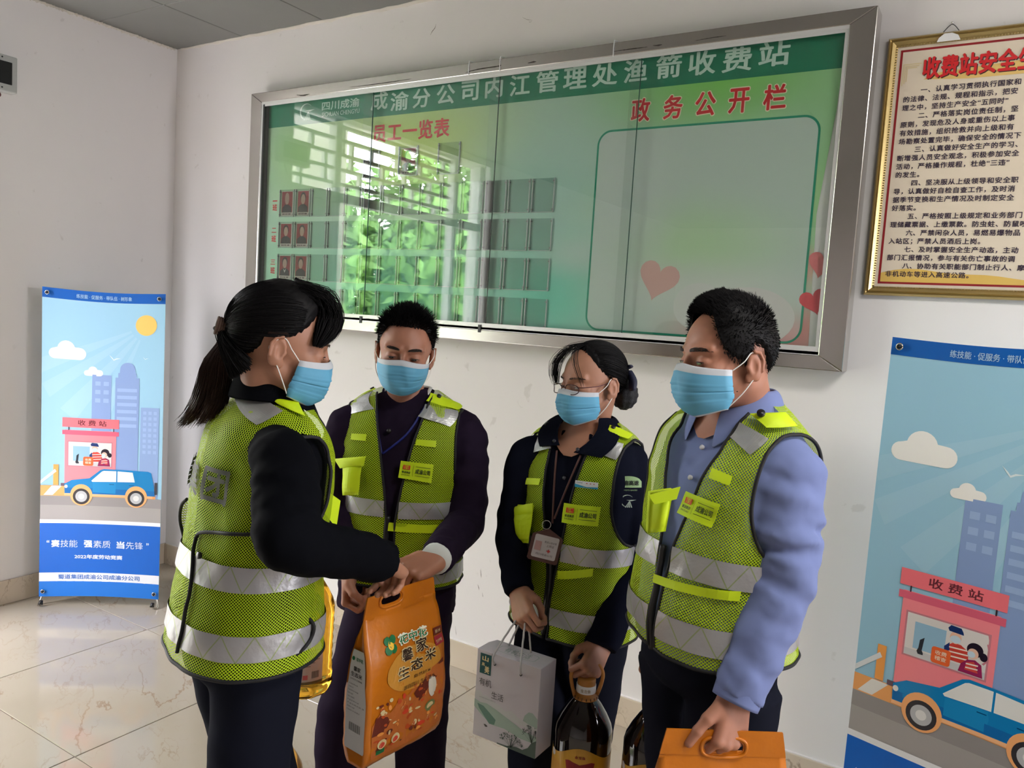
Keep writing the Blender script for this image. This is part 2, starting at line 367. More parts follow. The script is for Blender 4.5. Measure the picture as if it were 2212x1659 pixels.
fe = empty('picket_fence', (-6.6, -3, -.03), 'white picket fence standing outside the entrance', 'fence')
for k in range(30): box('picket', (-6.63, .2-k*.22, -.03), (-6.59, .28-k*.22, 1.25), M_white, fe)
box('rail', (-6.65, -6.3, .95), (-6.63, .3, 1.01), M_white, fe)

# ------------------------------------------------------------------ notice board
YB = 2.941                                     # print plane of the board
def bp(x, y, Y=YB): p = on_y(x, y, Y); return (p[0], p[2])
nb = empty('notice_board', (-2.03, DW, 1.56), 'wide green notice board with stainless steel frame and sliding glass on white wall', 'notice board')
bx0, bx1, bz0, bz1 = -3.575, -.478, 1.559, 2.778; FWD = .085
def prism(name, pts, y0, y1, m, parent, bev=.003):      # polygon in x,z pulled along y
    n = len(pts); V = [(x, y0, z) for x, z in pts]+[(x, y1, z) for x, z in pts]
    F = [tuple(range(n)), tuple(range(n, 2*n))[::-1]]+[(k, n+k, n+(k+1) % n, (k+1) % n) for k in range(n)]
    o = mk(name, V, F, m, parent)
    if bev: md = o.modifiers.new('bevel', 'BEVEL'); md.width = bev; md.segments = 2
    return o
ix0, ix1, iz0, iz1 = bx0+FWD, bx1-FWD, bz0+FWD*.6, bz1-FWD*.6
for pts in ([(bx0, bz1), (bx1, bz1), (ix1, iz1), (ix0, iz1)], [(bx0, bz0), (bx1, bz0), (ix1, iz0), (ix0, iz0)],
            [(bx0, bz0), (bx0, bz1), (ix0, iz1), (ix0, iz0)], [(bx1, bz0), (bx1, bz1), (ix1, iz1), (ix1, iz0)]):
    prism('frame_rail', pts, YB-.038, DW, M_steel, nb)
box('back_panel', (ix0-.02, YB+.001, iz0-.02), (ix1+.02, DW-.004, iz1+.02), M_white, nb)
# aluminium glass tracks
b = MB(); b.box((ix0, YB-.036, iz1-.012), (ix1, YB-.004, iz1+.004)); b.box((ix0, YB-.034, iz1-.022), (ix1, YB-.030, iz1-.006)); b.build('glass_track', M_alu, nb)
b = MB(); b.box((ix0, YB-.036, iz0-.004), (ix1, YB-.004, iz0+.012)); b.box((ix0, YB-.036, iz0), (ix1, YB-.032, iz0+.030)); b.box((ix0, YB-.0365, iz0-.010), (ix1, YB-.004, iz0+.002)); b.box((ix0, YB-.020, iz0), (ix1, YB-.017, iz0+.026)); b.build('glass_track', M_alu, nb)
for s in (ix0, ix1-.012): box('side_channel', (s, YB-.034, iz0), (s+.012, YB-.004, iz1), M_alu, nb)
# printed sheet: soft green gradient with blobs (it is printed so)
def print_mat(name, base, blobs, rough=.45):
    m = bpy.data.materials.new(name); t = nt(m); N = t.nodes; L = t.links; p = P_(m); p.inputs['Roughness'].default_value = rough
    g = N.new('ShaderNodeNewGeometry'); cur = None
    for (cx, cz, rx, rz, col, st) in blobs:
        mp = N.new('ShaderNodeVectorMath'); mp.operation = 'SUBTRACT'; L.new(g.outputs['Position'], mp.inputs[0]); mp.inputs[1].default_value = (cx, 0, cz)
        ml = N.new('ShaderNodeVectorMath'); ml.operation = 'MULTIPLY'; ml.inputs[1].default_value = (1/rx, 0, 1/rz); L.new(mp.outputs[0], ml.inputs[0])
        ln = N.new('ShaderNodeVectorMath'); ln.operation = 'LENGTH'; L.new(ml.outputs[0], ln.inputs[0])
        r = N.new('ShaderNodeMapRange'); r.interpolation_type = 'SMOOTHSTEP'; r.inputs[1].default_value = 0; r.inputs[2].default_value = 1; r.inputs[3].default_value = st; r.inputs[4].default_value = 0
        L.new(ln.outputs['Value'], r.inputs[0]); mx = N.new('ShaderNodeMix'); mx.data_type = 'RGBA'; L.new(r.outputs[0], mx.inputs[0]); mx.inputs[7].default_value = (*col, 1)
        if cur is None: mx.inputs[6].default_value = (*base, 1)
        else: L.new(cur.outputs[2], mx.inputs[6])
        cur = mx
    L.new(cur.outputs[2], p.inputs['Base Color']); return m
s = srgb
M_print = print_mat('green_gradient_print', s(176, 205, 190), [
    (-2.5, 2.45, .9, .5, s(190, 215, 110), .95), (-3.25, 2.45, .5, .5, s(160, 205, 130), .8), (-1.0, 2.6, .8, .35, s(120, 195, 85), .95), (-.55, 2.2, .25, .6, s(130, 195, 110), .8),
    (-1.75, 2.2, .6, .5, s(160, 200, 190), .8), (-2.6, 1.75, 1.1, .45, s(95, 185, 155), .85), (-1.7, 1.75, .5, .4, s(90, 195, 170), .9), (-3.3, 1.8, .5, .5, s(150, 205, 170), .8),
    (-1.55, 1.95, .3, .12, s(190, 205, 200), .6), (-.9, 2.15, .8, .2, s(170, 210, 150), .7), (-.75, 1.68, .5, .22, s(205, 90, 95), .85), (-1.0, 1.88, .5, .14, s(215, 210, 205), .8), (-.62, 1.92, .2, .1, s(220, 120, 120), .6)])
px0, px1, pz0, pz1 = ix0+.016, ix1-.012, iz0+.012, iz1-.01
mpB = plane_map((0, YB, 0), (1, 0, 0), (0, 0, 1), (0, -1, 0))
poly('printed_sheet', [(px0, pz0), (px1-.03, pz0), (px1-.045, 2.1), (px1-.012, 2.45), (px1, pz1), (px0, pz1)], mpB, 1, M_print, nb)
M_band = flat(14, 118, 88, .35)
zb = 2.6
poly('title_band', rect(px0, 2.598, px1, pz1), mpB, 2, M_band, nb)
M_tit = flat(196, 222, 212, .4)
# title characters, growing slightly and spreading to the right as in the photo
tb = [(803, 838, 195, 240), (845, 883, 200, 237), (893, 930, 193, 231), (945, 983, 184, 224), (998, 1034, 176, 216), (1050, 1086, 168, 210), (1103, 1145, 162, 206), (1160, 1206, 155, 198), (1219, 1268, 147, 190),
      (1282, 1334, 139, 184), (1350, 1398, 130, 176), (1420, 1472, 119, 168), (1490, 1546, 112, 160), (1563, 1624, 103, 154), (1642, 1706, 92, 140)]
for ch, (xa, xb, ya, yb) in zip('成渝分公司内江管理处渔箭收费站', tb):
    x0_, z1_ = bp(xa, ya); x1_, z0_ = bp(xb, yb); zc = (bp((xa+xb)/2, (ya+yb)/2)[1]); hh = (z1_-z0_)*.94 if ch != '一' else None
    w_ = (x1_-x0_); h_ = .088
    lab('title_character', ch, mpB, 3, M_tit, nb, x0_, zc-h_/2, w_*.98, h_, bold=.03)
lab('title_lettering', '四川成渝', mpB, 3, M_tit, nb, bp(696, 228)[0], bp(735, 230)[1]-.012, bp(777, 222)[0]-bp(696, 228)[0], .045, bold=.025)
lab('title_lettering', 'SICHUAN CHENGYU', mpB, 3, M_tit, nb, bp(696, 246)[0], bp(735, 243)[1]-.013, bp(777, 240)[0]-bp(696, 246)[0], .022, bold=.01)
def arc(cx, cy, rx, ry, a0, a1, w0, w1, n=22):
    o, i = [], []
    for k in range(n+1):
        f = k/n; a = rad(a0+(a1-a0)*f); w = (w0+(w1-w0)*f)*max(.12, sin(pi*min(1, .15+f*.9)))
        o.append((cx+(rx)*cos(a), cy+ry*sin(a))); i.append((cx+(rx-w)*cos(a), cy+(ry-w)*sin(a)))
    return o, i
def logo(mp, layer, m, parent, cx, cy, r):          # crescent with a road and a bird-like bar
    o, i = arc(cx, cy, r, r*.9, 40, 290, r*.05, r*.32); V = o+i; n = len(o)
    decal('emblem', np.array(V), [(k, k+1, n+k+1, n+k) for k in range(n-1)], mp, layer, m, parent)
    V = []; F = []
    for k in range(4):
        a, b_ = .0+.30*k, .17+.30*k; q = len(V)
        V += [(cx-.35*r+a*r, cy-.95*r), (cx-.35*r+b_*r, cy-.95*r), (cx+.30*r+.12*b_*r, cy-.05*r), (cx+.28*r+.12*a*r, cy-.02*r)]; F.append((q, q+1, q+2, q+3))
    q = len(V); V += [(cx-.15*r, cy+.12*r), (cx+.6*r, cy-.02*r), (cx+1.35*r, cy+.16*r), (cx+.65*r, cy+.16*r)]; F.append((q, q+1, q+2, q+3))
    decal('emblem', np.array(V), F, mp, layer, m, parent)
lx, lz = bp(665, 241); logo(mpB, 3, M_tit, nb, lx-.01, lz, .046)
M_red = flat(196, 30, 38, .4); M_cream = flat(238, 228, 200)
x0_, z0_ = bp(806, 306)[0], 0
lab('heading', '员工一览表', mpB, 3, M_red, nb, bp(806, 290)[0], bp(890, 283)[1]-.042, bp(972, 270)[0]-bp(806, 290)[0], .088, bold=.035, space=1.08)
for ch, (xa, xb) in zip('政务公开栏', ((1365, 1405), (1434, 1475), (1502, 1546), (1574, 1618), (1648, 1697))):
    zc = bp((xa+xb)/2, 238-(xa-1365)*.098)[1]
    lab('heading', ch, mpB, 3, M_cream, nb, bp(xa, 230)[0]-.004, zc-.049, bp(xb, 230)[0]-bp(xa, 230)[0]+.008, .098, bold=.08)
    lab('heading', ch, mpB, 4, M_red, nb, bp(xa, 230)[0], zc-.045, bp(xb, 230)[0]-bp(xa, 230)[0], .09, bold=.035)
# rounded outline of the empty bulletin area
ox = (-1.497, 1.642, -.632, 2.449); A = rrect(*ox, .06, 8); B = rrect(ox[0]+.008, ox[1]+.008, ox[2]-.008, ox[3]-.008, .052, 8); n = len(A)
decal('outline', np.array(A+B), [(k, (k+1) % n, n+(k+1) % n, n+k) for k in range(n)], mpB, 3, flat(20, 140, 110), nb)
M_area = print_mat('pale_bulletin_area', s(186, 203, 195), [(-1.05, 2.0, .5, .25, s(178, 212, 165), .8), (-.8, 1.66, .5, .16, s(215, 130, 135), .8), (-1.35, 2.2, .3, .5, s(196, 208, 206), .7), (-1.0, 1.82, .6, .16, s(205, 210, 205), .8)])
poly('bulletin_area', B, mpB, 2.4, M_area, nb)
def heart(cx, cz, r, a):
    o = []
    for k in range(30):
        t = 2*pi*k/30; x = .062*16*sin(t)**3; y = .062*(13*cos(t)-5*cos(2*t)-2*cos(3*t)-cos(4*t)); o.append((cx+r*(x*cos(a)-y*sin(a)), cz+r*(x*sin(a)+y*cos(a))))
    return o
for (x, z, r, a, c) in ((-1.19, 1.86, .085, -.25, (205, 165, 158)), (-.60, 1.80, .05, .3, (205, 70, 78)), (-.585, 1.93, .05, -.2, (215, 120, 122))):
    poly('printed_heart', heart(x, z, r, a), mpB, 3.4, flat(*c), nb)
poly('printed_balloon', circ(-.83, 1.73, .17, .11), mpB, 2.7, flat(208, 206, 204), nb); poly('printed_balloon', circ(-1.02, 1.76, .10, .09), mpB, 2.6, flat(205, 208, 205), nb)
# acrylic photo sleeves
M_acr = glass_mat('clear_acrylic', (.90, .93, .92)); M_acr_edge = mat('acrylic_edge', (.55, .62, .6), .2, coat=.3); M_pin = mat('steel_pin', (.3, .3, .3), .3, 1.)
M_pr = flat(150, 28, 36); M_suit = flat(24, 22, 30); M_skin_p = flat(196, 158, 142); M_capt = flat(214, 200, 190); M_ink = flat(110, 90, 92)
mpS = plane_map((0, YB-.0015, 0), (1, 0, 0), (0, 0, 1), (0, -1, 0))
def portrait(x, z, w, h, kind, parent):
    ps = box('portrait_photo', (x, YB-.0024, z), (x+w, YB-.0020, z+h), M_capt, parent)
    mp = plane_map((x, YB-.0025, z), (w, 0, 0), (0, 0, h), (0, -1, 0))
    poly('photo_backdrop', rect(.03, .14, .97, .98), mp, .2, M_pr, ps)
    poly('photo_suit', [(.08, .14), (.10, .34), (.3, .44), (.5, .48), (.7, .44), (.9, .34), (.92, .14)], mp, .5, M_suit, ps)
    if kind == 'w': poly('photo_collar', [(.36, .45), (.5, .26), (.64, .45), (.5, .36)], mp, .7, flat(214, 208, 204), ps)
    hair_ = circ(.5, .72, .24 if kind != 'b' else .19, .22, 20); poly('photo_hair', hair_, mp, .8, flat(26, 20, 22) if kind != 'b' else M_skin_p, ps)
    poly('photo_face', circ(.5, .655, .185, .20, 20)+[], mp, 1.0, M_skin_p, ps)
    V = []; F = []
    for k, (a, b_) in enumerate(((.12, .27), (.31, .42), (.46, .58), (.64, .86))): V += [(a, .045), (b_, .045), (b_, .10), (a, .10)]; F.append((4*k, 4*k+1, 4*k+2, 4*k+3))
    decal('photo_caption', np.array(V), F, mp, .6, M_ink, ps)
def sleeve(x0, x1, z0, z1):
    o = box('photo_sleeve', (x0, YB-.0065, z0), (x1, YB-.0050, z1), M_acr, nb); e = .003
    b = MB(); b.box((x0, YB-.0085, z0), (x0+e, YB-.001, z1)); b.box((x1-e, YB-.0085, z0), (x1, YB-.001, z1)); b.box((x0, YB-.007, z0), (x1, YB-.001, z0+.0022))
    b.build('sleeve_edge', M_acr_edge, o)
    b = MB()
    for xx in (x0+.004, x1-.004):
        for zz in (z0+.012, z1-.012): b.box((xx-.0028, YB-.0105, zz-.0028), (xx+.0028, YB-.001, zz+.0028))
    b.build('sleeve_pin', M_pin, o)['kind'] = 'stuff'
xa, xb = bp(604, 437)[0], bp(1201, 420)[0]; N14 = 14; pit = (xb-xa)/N14
rows = []
for (yL0, yL1, yR0, yR1) in ((408, 468, 388, 460), (478, 536, 474, 542), (547, 606, 561, 628), (618, 676, 648, 706)):
    zt = (bp(612, yL0)[1]+bp(1190, yR0)[1])/2; zbm = (bp(612, yL1)[1]+bp(1190, yR1)[1])/2; rows.append((zbm, zt))
kinds = (('b', 'm'), ('m', 'm'), ('w', 'm'), ('m', 'w'))
for r_, (z0, z1) in enumerate(rows):
    for k in range(N14):
        x0 = xa+k*pit; sleeve(x0+.006, x0+pit-.006, z0, z1)
        if k < 2: portrait(x0+.018, z0+.006, pit-.036, z1-z0-.014, kinds[r_][k], nb)
    for q, ch in enumerate(('一二三四'[r_], '班')):
        lab('row_heading', ch, mpB, 3, M_red, nb, xa-.052, (z0+z1)/2+(.012 if q == 0 else -.038), .036, .006 if ch == '一' else (.026 if ch in '二三' else .036), bold=.03)
for (a, c, d, e_, kd) in ((788, 822, 325, 385, None), (864, 905, 316, 380, 'w'), (949, 996, 308, 376, None)):
    x0, z1 = bp(a, c and d)[0], bp((a+c)/2, d)[1]; x1, z0 = bp(c, d)[0], bp((a+c)/2, e_)[1]; sleeve(x0, x1, z0, z1)
    if kd: portrait(x0+.012, z0+.006, x1-x0-.024, z1-z0-.014, kd, nb)
# sliding panes (overlapping), dark gasket at the left end
M_bglass = glass_mat('board_glass', (.975, .99, .983), 1.3)
for k, (a, c, yy) in enumerate(((ix0+.012, -2.70, YB-.031), (-2.77, -1.98, YB-.021), (-2.02, -1.315, YB-.031), (-1.36, ix1-.012, YB-.021))):
    pn = box('glass_pane', (a, yy-.0025, iz0+.012), (c, yy+.0025, iz1-.010), M_bglass, nb)
    box('pane_edge', (c-.0015, yy-.0026, iz0+.012), (c+.0006, yy+.0026, iz1-.010), mat('dark_green_glass_edge', (.02, .06, .045), .2), pn)
box('rubber_gasket', (ix0+.010, YB-.035, iz0+.01), (ix0+.022, YB-.004, iz1-.01), M_black, nb)
for x in (-2.712, -2.0): box('pane_clip', (x-.007, YB-.041, iz0-.012), (x+.007, YB-.03, iz0+.022), M_black, nb)
# hook wires over the top rail
for (x, y) in ((1326, 100), (1013, 142), (1080, 137)):
    xx, zz = bp(x, y, YB-.04); tube('hook_wire', [(xx, DW-.005, bz1+.012), (xx, YB-.03, bz1+.010), (xx, YB-.041, bz1-.005), (xx, YB-.041, iz1-.004)], .0016, M_white, nb, 6)
# grime on the top rail, cracks in the plaster
def streak(pts, w, mp, m, parent, name):
    P = catmull(np.array(pts, float), 24); g_ = np.random.default_rng(len(pts)); T2 = np.gradient(P, axis=0); N2 = np.stack([-T2[:, 1], T2[:, 0]], 1); N2 /= np.linalg.norm(N2, axis=1)[:, None]+1e-9
    ww = (w*(.3+.9*g_.random(24))*np.sin(np.linspace(.1, pi-.1, 24)))[:, None]; decal(name, np.concatenate([P-N2*ww, P+N2*ww]), grid_faces(2, 24), mp, 1, m, parent)
mpF = plane_map((0, YB-.0385, 0), (1, 0, 0), (0, 0, 1), (0, -1, 0)); M_grime = mat('black_grime', (.03, .025, .02), .9)
for pts, w in (([(755, 188), (800, 183), (850, 176), (890, 170)], .0016), ([(1005, 157), (1030, 150), (1075, 143), (1082, 140)], .0022), ([(1325, 111), (1360, 106), (1400, 101)], .0020), ([(1140, 136), (1150, 134), (1158, 133)], .003), ([(1410, 98), (1420, 98), (1430, 96)], .003), ([(1500, 88), (1540, 81), (1570, 77)], .0012), ([(640, 205), (655, 206), (668, 203)], .004)):
    streak([bp(x, y, YB-.039) for x, y in pts], w, mpF, M_grime, nb, 'grime_streak')
mpW = plane_map((0, DW-.0004, 0), (1, 0, 0), (0, 0, 1), (0, -1, 0)); M_crack = mat('plaster_crack', (.10, .08, .06), .95); M_scuff = mat('wall_scuff', (.40, .37, .34), .95)
for pts, w, m_ in (([(942, 52), (940, 60), (934, 68), (930, 76)], .0016, M_crack), ([(1128, 37), (1138, 42), (1150, 44)], .0012, M_scuff), ([(1150, 44), (1146, 48), (1142, 47)], .0010, M_scuff), ([(1510, 68), (1522, 66), (1534, 66)], .0030, M_crack), ([(262, 524), (266, 520), (271, 518)], .004, M_scuff),
                   ([(1038, 1230), (1039, 1240), (1040, 1248)], .0014, M_crack), ([(1032, 1262), (1034, 1268), (1035, 1275)], .0016, M_crack), ([(1042, 1280), (1043, 1286), (1044, 1290)], .002, M_scuff), ([(984, 1352), (985, 1365), (986, 1372)], .0009, M_crack), ([(1448, 975), (1447, 982), (1448, 990)], .0014, M_scuff), ([(1410, 1022), (1411, 1030), (1411, 1038)], .0016, M_scuff)):
    if pts[0][0] > 380: streak([bp(x, y, DW) for x, y in pts], w, mpW, m_, wb, 'wall_crack')
# ------------------------------------------------------------------ framed safety rules
sr = empty('framed_notice', (0, DW, 1.83), 'gold framed cream safety rules notice with red title and black text', 'framed notice')
fx0, fx1, fz0, fz1 = -.446, .80, 1.830, 2.687
M_gold = mat('gilded_moulding', (.50, .38, .16), .35, .75, bump=(90, .2, .001)); M_pap = flat(222, 208, 188, .3)
def moulding(x0, z0, x1, z1, w):
    prof = [(0, .0), (0, .018), (.2, .026), (.34, .020), (.5, .028), (.72, .022), (1, .012), (1, 0)]
    for (A, B, ci, cj) in (((x0, z0), (x1, z0), (1, 1), (-1, 1)), ((x0, z1), (x1, z1), (1, -1), (-1, -1)), ((x0, z0), (x0, z1), (1, 1), (1, -1)), ((x1, z0), (x1, z1), (-1, 1), (-1, -1))):
        V = []
        for (P, c) in ((A, ci), (B, cj)):
            for (f, h) in prof: V.append((P[0]+c[0]*f*w, DW-h, P[1]+c[1]*f*w))
        n = len(prof); mk('frame_moulding', V, [(k, (k+1) % n, n+(k+1) % n, n+k) for k in range(n)]+[tuple(range(n)), tuple(range(n, 2*n))], M_gold, sr)
moulding(fx0, fz0, fx1, fz1, .030)
for (a, c) in (((fx0+.026, DW-.020, fz0+.026), (fx0+.0275, DW-.0185, fz1-.026)), ): pass
beads = MB()
for k in range(95):
    z = fz0+.03+k*.00845
    beads.box((fx0+.0265, DW-.019, z), (fx0+.030, DW-.012, z+.005))
for k in range(140):
    x = fx0+.03+k*.00845; beads.box((x, DW-.019, fz0+.0265), (x+.005, DW-.012, fz0+.030)); beads.box((x, DW-.019, fz1-.030), (x+.005, DW-.012, fz1-.0265))
o = beads.build('beading', M_gold, sr); o['kind'] = 'stuff'
box('notice_sheet', (fx0+.028, DW-.010, fz0+.028), (fx1-.028, DW-.002, fz1-.028), M_pap, sr)
mpR = plane_map((0, DW-.010, 0), (1, 0, 0), (0, 0, 1), (0, -1, 0))
rx0, rz0, rx1, rz1 = fx0+.040, fz0+.040, fx1-.04, fz1-.040; w_ = .007
A = rect(rx0, rz0, rx1, rz1); B = rect(rx0+w_, rz0+w_, rx1-w_, rz1-w_); decal('red_border', np.array(A+B), [(k, (k+1) % 4, 4+(k+1) % 4, 4+k) for k in range(4)], mpR, 1, flat(140, 22, 30), sr)
hill = [(rx0+w_, rz0+w_)]+[(rx0+w_+(rx1-rx0-2*w_)*k/30, rz0+w_+.030+.012*sin(k*.45)+.006*sin(k*.9)) for k in range(31)]+[(rx1-w_, rz0+w_)]
poly('printed_hills', hill, mpR, 1.5, flat(216, 178, 92), sr)
for (xx, zz, r_) in ((.02, 2.565, .0), ): pass
poly('gold_brush_stroke', [(-.33, 2.545), (-.2, 2.535), (0, 2.535), (.5, 2.54), (.62, 2.56), (.5, 2.585), (.2, 2.59), (-.1, 2.575), (-.3, 2.562)], mpR, 1.2, flat(222, 186, 110), sr)
V = []; F = []
for k in range(3): 
    e = .006*k; q = len(V); V += [(-.395+e, 2.60-e), (-.34-e, 2.60-e), (-.34-e, 2.597-e), (-.392+e, 2.597-e), (-.392+e, 2.53+e), (-.395+e, 2.53+e)]; F += [(q, q+1, q+2, q+3), (q, q+3, q+4, q+5)]
decal('corner_ornament', np.array(V), F, mpR, 1.3, flat(214, 196, 150), sr)
for off, mm, ly in ((.0028, flat(60, 40, 36), 2), (0, flat(200, 30, 34), 3)):
    V, F = text_fit('收费站安全生产制度', None, .072, bold=.045, space=1.02); V[:, 0] *= .050*9.6/(V[:, 0].max()); decal('title_lettering', V, F, mpR, ly, mm, sr, -.335+off, 2.545-off)
rules = ['　　一、认真学习贯彻执行国家和', '的法律、法规、规程和指示，把安', '理之中，坚持生产安全“五同时”', '　　二、严格落实岗位责任制，坚', '原则，发现危及人身或重伤以上事', '有效措施，组织抢救并向上级和有',
         '场勘察处置完毕，确保安全的情况下', '　　三、认真做好安全生产的学习、', '断增强人员安全观念，积极参加安全', '活动，严格操作规程，杜绝“三违”', '的发生。', '　　四、坚决服从上级领导和安全职',
         '导，认真做好自检自查工作，及时消', '据季节变换和生产情况及时制定安全', '好落实。', '　　五、严格按照上级规定和业务部门', '理储藏票据、上缴票款。防虫蛀、防鼠咬', '　　六、严禁闲杂人员，易燃易爆物品',
         '入站区；严禁人员酒后上岗。', '　　七、及时掌握安全生产动态，主动', '部门汇报情况，参与有关伤亡事故的调', '　　八、协助有关职能部门制止行人、摩', '非机动车等进入高速公路。']
M_txt = flat(44, 30, 52)
zt, zl = bp(2000, 192, DW-.01)[1], bp(1935, 590, DW-.01)[1]; sz = .0205; CHW = None
for k, ln in enumerate(rules):
    z = zt+(zl-zt)*k/(len(rules)-1)-sz*.5; ind = 2 if ln.startswith('　') else 0; body = ln.strip('　')
    V, F = text_mesh(body, .03, 1.14); V = V*np.array([sz, sz, 1]); 
    decal('text_line', V, F, mpR, 2, M_txt, sr, -.385+ind*.0252, z)
tube('hanging_nail', [(-.262, DW-.0, 2.72), (-.262, DW-.02, 2.715)], .003, M_steel, sr, 6); tube('hanging_wire', [(-.285, DW-.012, 2.69), (-.262, DW-.012, 2.712), (-.24, DW-.012, 2.69)], .0012, M_black, sr, 5)
poly('hanging_clip', [(-.30, 2.655), (-.232, 2.655), (-.24, 2.672), (-.258, 2.68), (-.28, 2.68), (-.295, 2.668)], plane_map((0, DW-.0285, 0), (1, 0, 0), (0, 0, 1), (0, -1, 0)), 0, M_white, sr)

# ------------------------------------------------------------------ X-banner stands
def banner(P0, d, hgt, wid, lean, label, gloss, key):
    """P0 floor point below the left edge, d unit direction to the right edge"""
    d = np.array([d[0], d[1], 0.]); d /= np.linalg.norm(d); n = np.array([d[1], -d[0], 0.])     # n towards the room
    up = np.array([0, 0, 1.])-n*lean; up /= np.linalg.norm(up)
    root = empty('banner_stand', (P0[0]+d[0]*wid/2, P0[1]+d[1]*wid/2, 0), label, 'banner')
    o = np.array([P0[0], P0[1], .045])
    def mp(V):
        V = np.asarray(V, float); x = V[:, :1]; z = V[:, 1:2]; u = x/wid; v = z/hgt
        sag = .010*np.sin(pi*u)*(.4+.6*v)+.004*np.sin(7*u+3*v+key)*np.sin(pi*v)
        dz = -.012*np.sin(pi*u)*(v > .5)*(v-.5)*2+.008*np.sin(pi*u)*(v < .5)*(.5-v)*2
        return o+x*d+(z+dz)*up-n*sag+n*V[:, 2:3]
    mp.step = .045
    def S(name, pts, layer, col, nn=1, rgh=None):
        pts = np.array(pts, float); V, F = pts, [tuple(range(len(pts)))]
        return decal(name, V, F, mp, layer*.9, col, sheet if 'sheet' in SH else root)
    SH.clear()
    R = gloss
    def c(r, g, b): return flat(r, g, b, R)
    base, FB = refine(np.array(rect(0, 0, wid, hgt), float), [(0, 1, 2, 3)], .045); nv = len(base)
    back = base.copy(); V = np.concatenate([mp(base), mp(back)-n*.0012]); F = list(FB)+[tuple(i+nv for i in f[::-1]) for f in FB]
    nonlocal_sheet = mk('printed_sheet', V, F, c(158, 203, 228), root, True)
    SH['sheet'] = 1
    sheet = nonlocal_sheet
    k = wid/.61; H = hgt
    S('top_band', rect(0, H-.052, wid, H), 1.5, c(22, 92, 178), 10)
    # rays of the printed sun
    for a0, a1 in ((198, 206), (212, 220), (227, 236), (243, 250)):
        cx, cz = .515, H-.17; r = .62; S('sun_ray', [(cx+.08*cos(rad(a0)), cz+.08*sin(rad(a0))), (cx+.08*cos(rad(a1)), cz+.08*sin(rad(a1)))]+[(max(0.002, cx+r*cos(rad(q))), cz+r*sin(rad(q))) for q in (a1, a0)], 1, c(166, 207, 230))
    S('printed_sun', circ(.515, H-.165, .054), 2, c(250, 200, 110))
    def cloud(cx, cz, w):
        h = w*.27; pts = [(cx-w/2+h*.9*(1-cos(t))*.5, 0) for t in ()]
        def C(x, z, r, a0, a1, m=10): return [(cx+x*w+r*w*cos(rad(a0+(a1-a0)*q/m)), cz+z*w+r*w*sin(rad(a0+(a1-a0)*q/m))) for q in range(m+1)]
        S('printed_cloud', C(-.34, 0, .15, 270, 95)+C(-.03, .14, .235, 170, 15)+C(.33, .02, .17, 90, -90), 2, c(250, 249, 246))
    cloud(.125, H-.335, .185); cloud(.255, H-.428, .095)
    lab('print_lettering', '练技能 · 促服务 · 带队伍 · 树形象', mp, 3, c(170, 205, 235), sheet, .165, H-.040, .275, .022, bold=.015)
    def bird(x, z, w): S('printed_bird', [(x, z), (x+.3*w, z-.28*w), (x+.4*w, z-.42*w), (x+.6*w, z-.3*w), (x+w, z-.3*w), (x+.62*w, z-.40*w), (x+.4*w, z-.52*w), (x+.22*w, z-.3*w)], 2, c(226, 238, 244))
    bird(.33, H-.325, .06); bird(.50, H-.33, .03)
    bd = c(140, 165, 212); wn_ = c(160, 186, 226)
    S('printed_building', rect(.250, .55, .345, H-.435), 2, bd); S('printed_building', rect(.365, .55, .485, H-.445), 2.2, bd)
    S('printed_building', rect(.378, H-.46, .470, H-.42), 2.3, bd); S('printed_building', [(.385, H-.43)]+[(.425+.038*cos(rad(180-q*15)), H-.40+.036*sin(rad(q*15))) for q in range(13)]+[(.465, H-.43)], 2.4, bd)
    S('printed_building', rect(.495, .55, .590, H-.60), 2.5, c(146, 172, 216))
    for z in (H-.47, H-.515, H-.56):
        for x in (.266, .307): S('printed_window', rect(x, z-.022, x+.026, z), 3, wn_)
    for q in range(6): S('printed_window', rect(.375, H-.52-q*.038, .474, H-.502-q*.038), 3, wn_)
    for q in range(8):
        for x in (.508, .535, .562): S('printed_window', rect(x, H-.637-q*.030, x+.016, H-.62-q*.030), 3.2, wn_)
    # road and kerb
    S('printed_road', rect(0, .415, wid, .545), 3, c(168, 164, 162), 10); S('printed_road_shade', rect(0, .495, wid, .545), 3.3, c(150, 146, 145), 10)
    S('printed_kerb', rect(0, .545, .58, .600), 3.4, c(240, 170, 105), 8)
    S('printed_kerb_stripe', [(.015, .548), (.06, .548), (.105, .598), (.055, .598)], 3.8, c(238, 236, 232))
    S('printed_gate', [(0, .625), (.07, .688), (.078, .675), (0, .607)], 3.9, c(225, 230, 235)); S('printed_gate_post', rect(.062, .602, .088, .712), 3.6, c(240, 165, 90))
    # booth
    pk = c(247, 140, 150)
    S('printed_booth', rect(.118, .60, .375, .90), 4, pk); S('printed_booth_roof', rect(.105, .875, .388, .898), 4.3, c(222, 100, 125)); S('printed_booth_sign', rect(.105, .915, .388, .965), 4.4, c(243, 120, 130))
    for x in (.135, .36): S('printed_sign_post', rect(x, .898, x+.004, .916), 4.5, c(60, 40, 50))
    lab('print_lettering', '收 费 站', mp, 4.5, c(110, 50, 60), sheet, .183, .926, .143, .030, bold=.02)
    S('printed_booth_window', rect(.132, .705, .358, .842), 4.6, c(200, 128, 140)); S('printed_booth_window', rect(.137, .710, .353, .837), 4.7, c(226, 222, 220))
    S('printed_screen', rect(.160, .735, .245, .815), 4.9, c(150, 190, 216)); S('printed_desk', rect(.137, .710, .353, .730), 4.8, c(205, 205, 208))
    S('printed_monitor', [(.176, .722), (.190, .722), (.190, .728), (.186, .735), (.190, .775), (.178, .765), (.176, .74), (.172, .73)], 5.1, c(40, 44, 54))
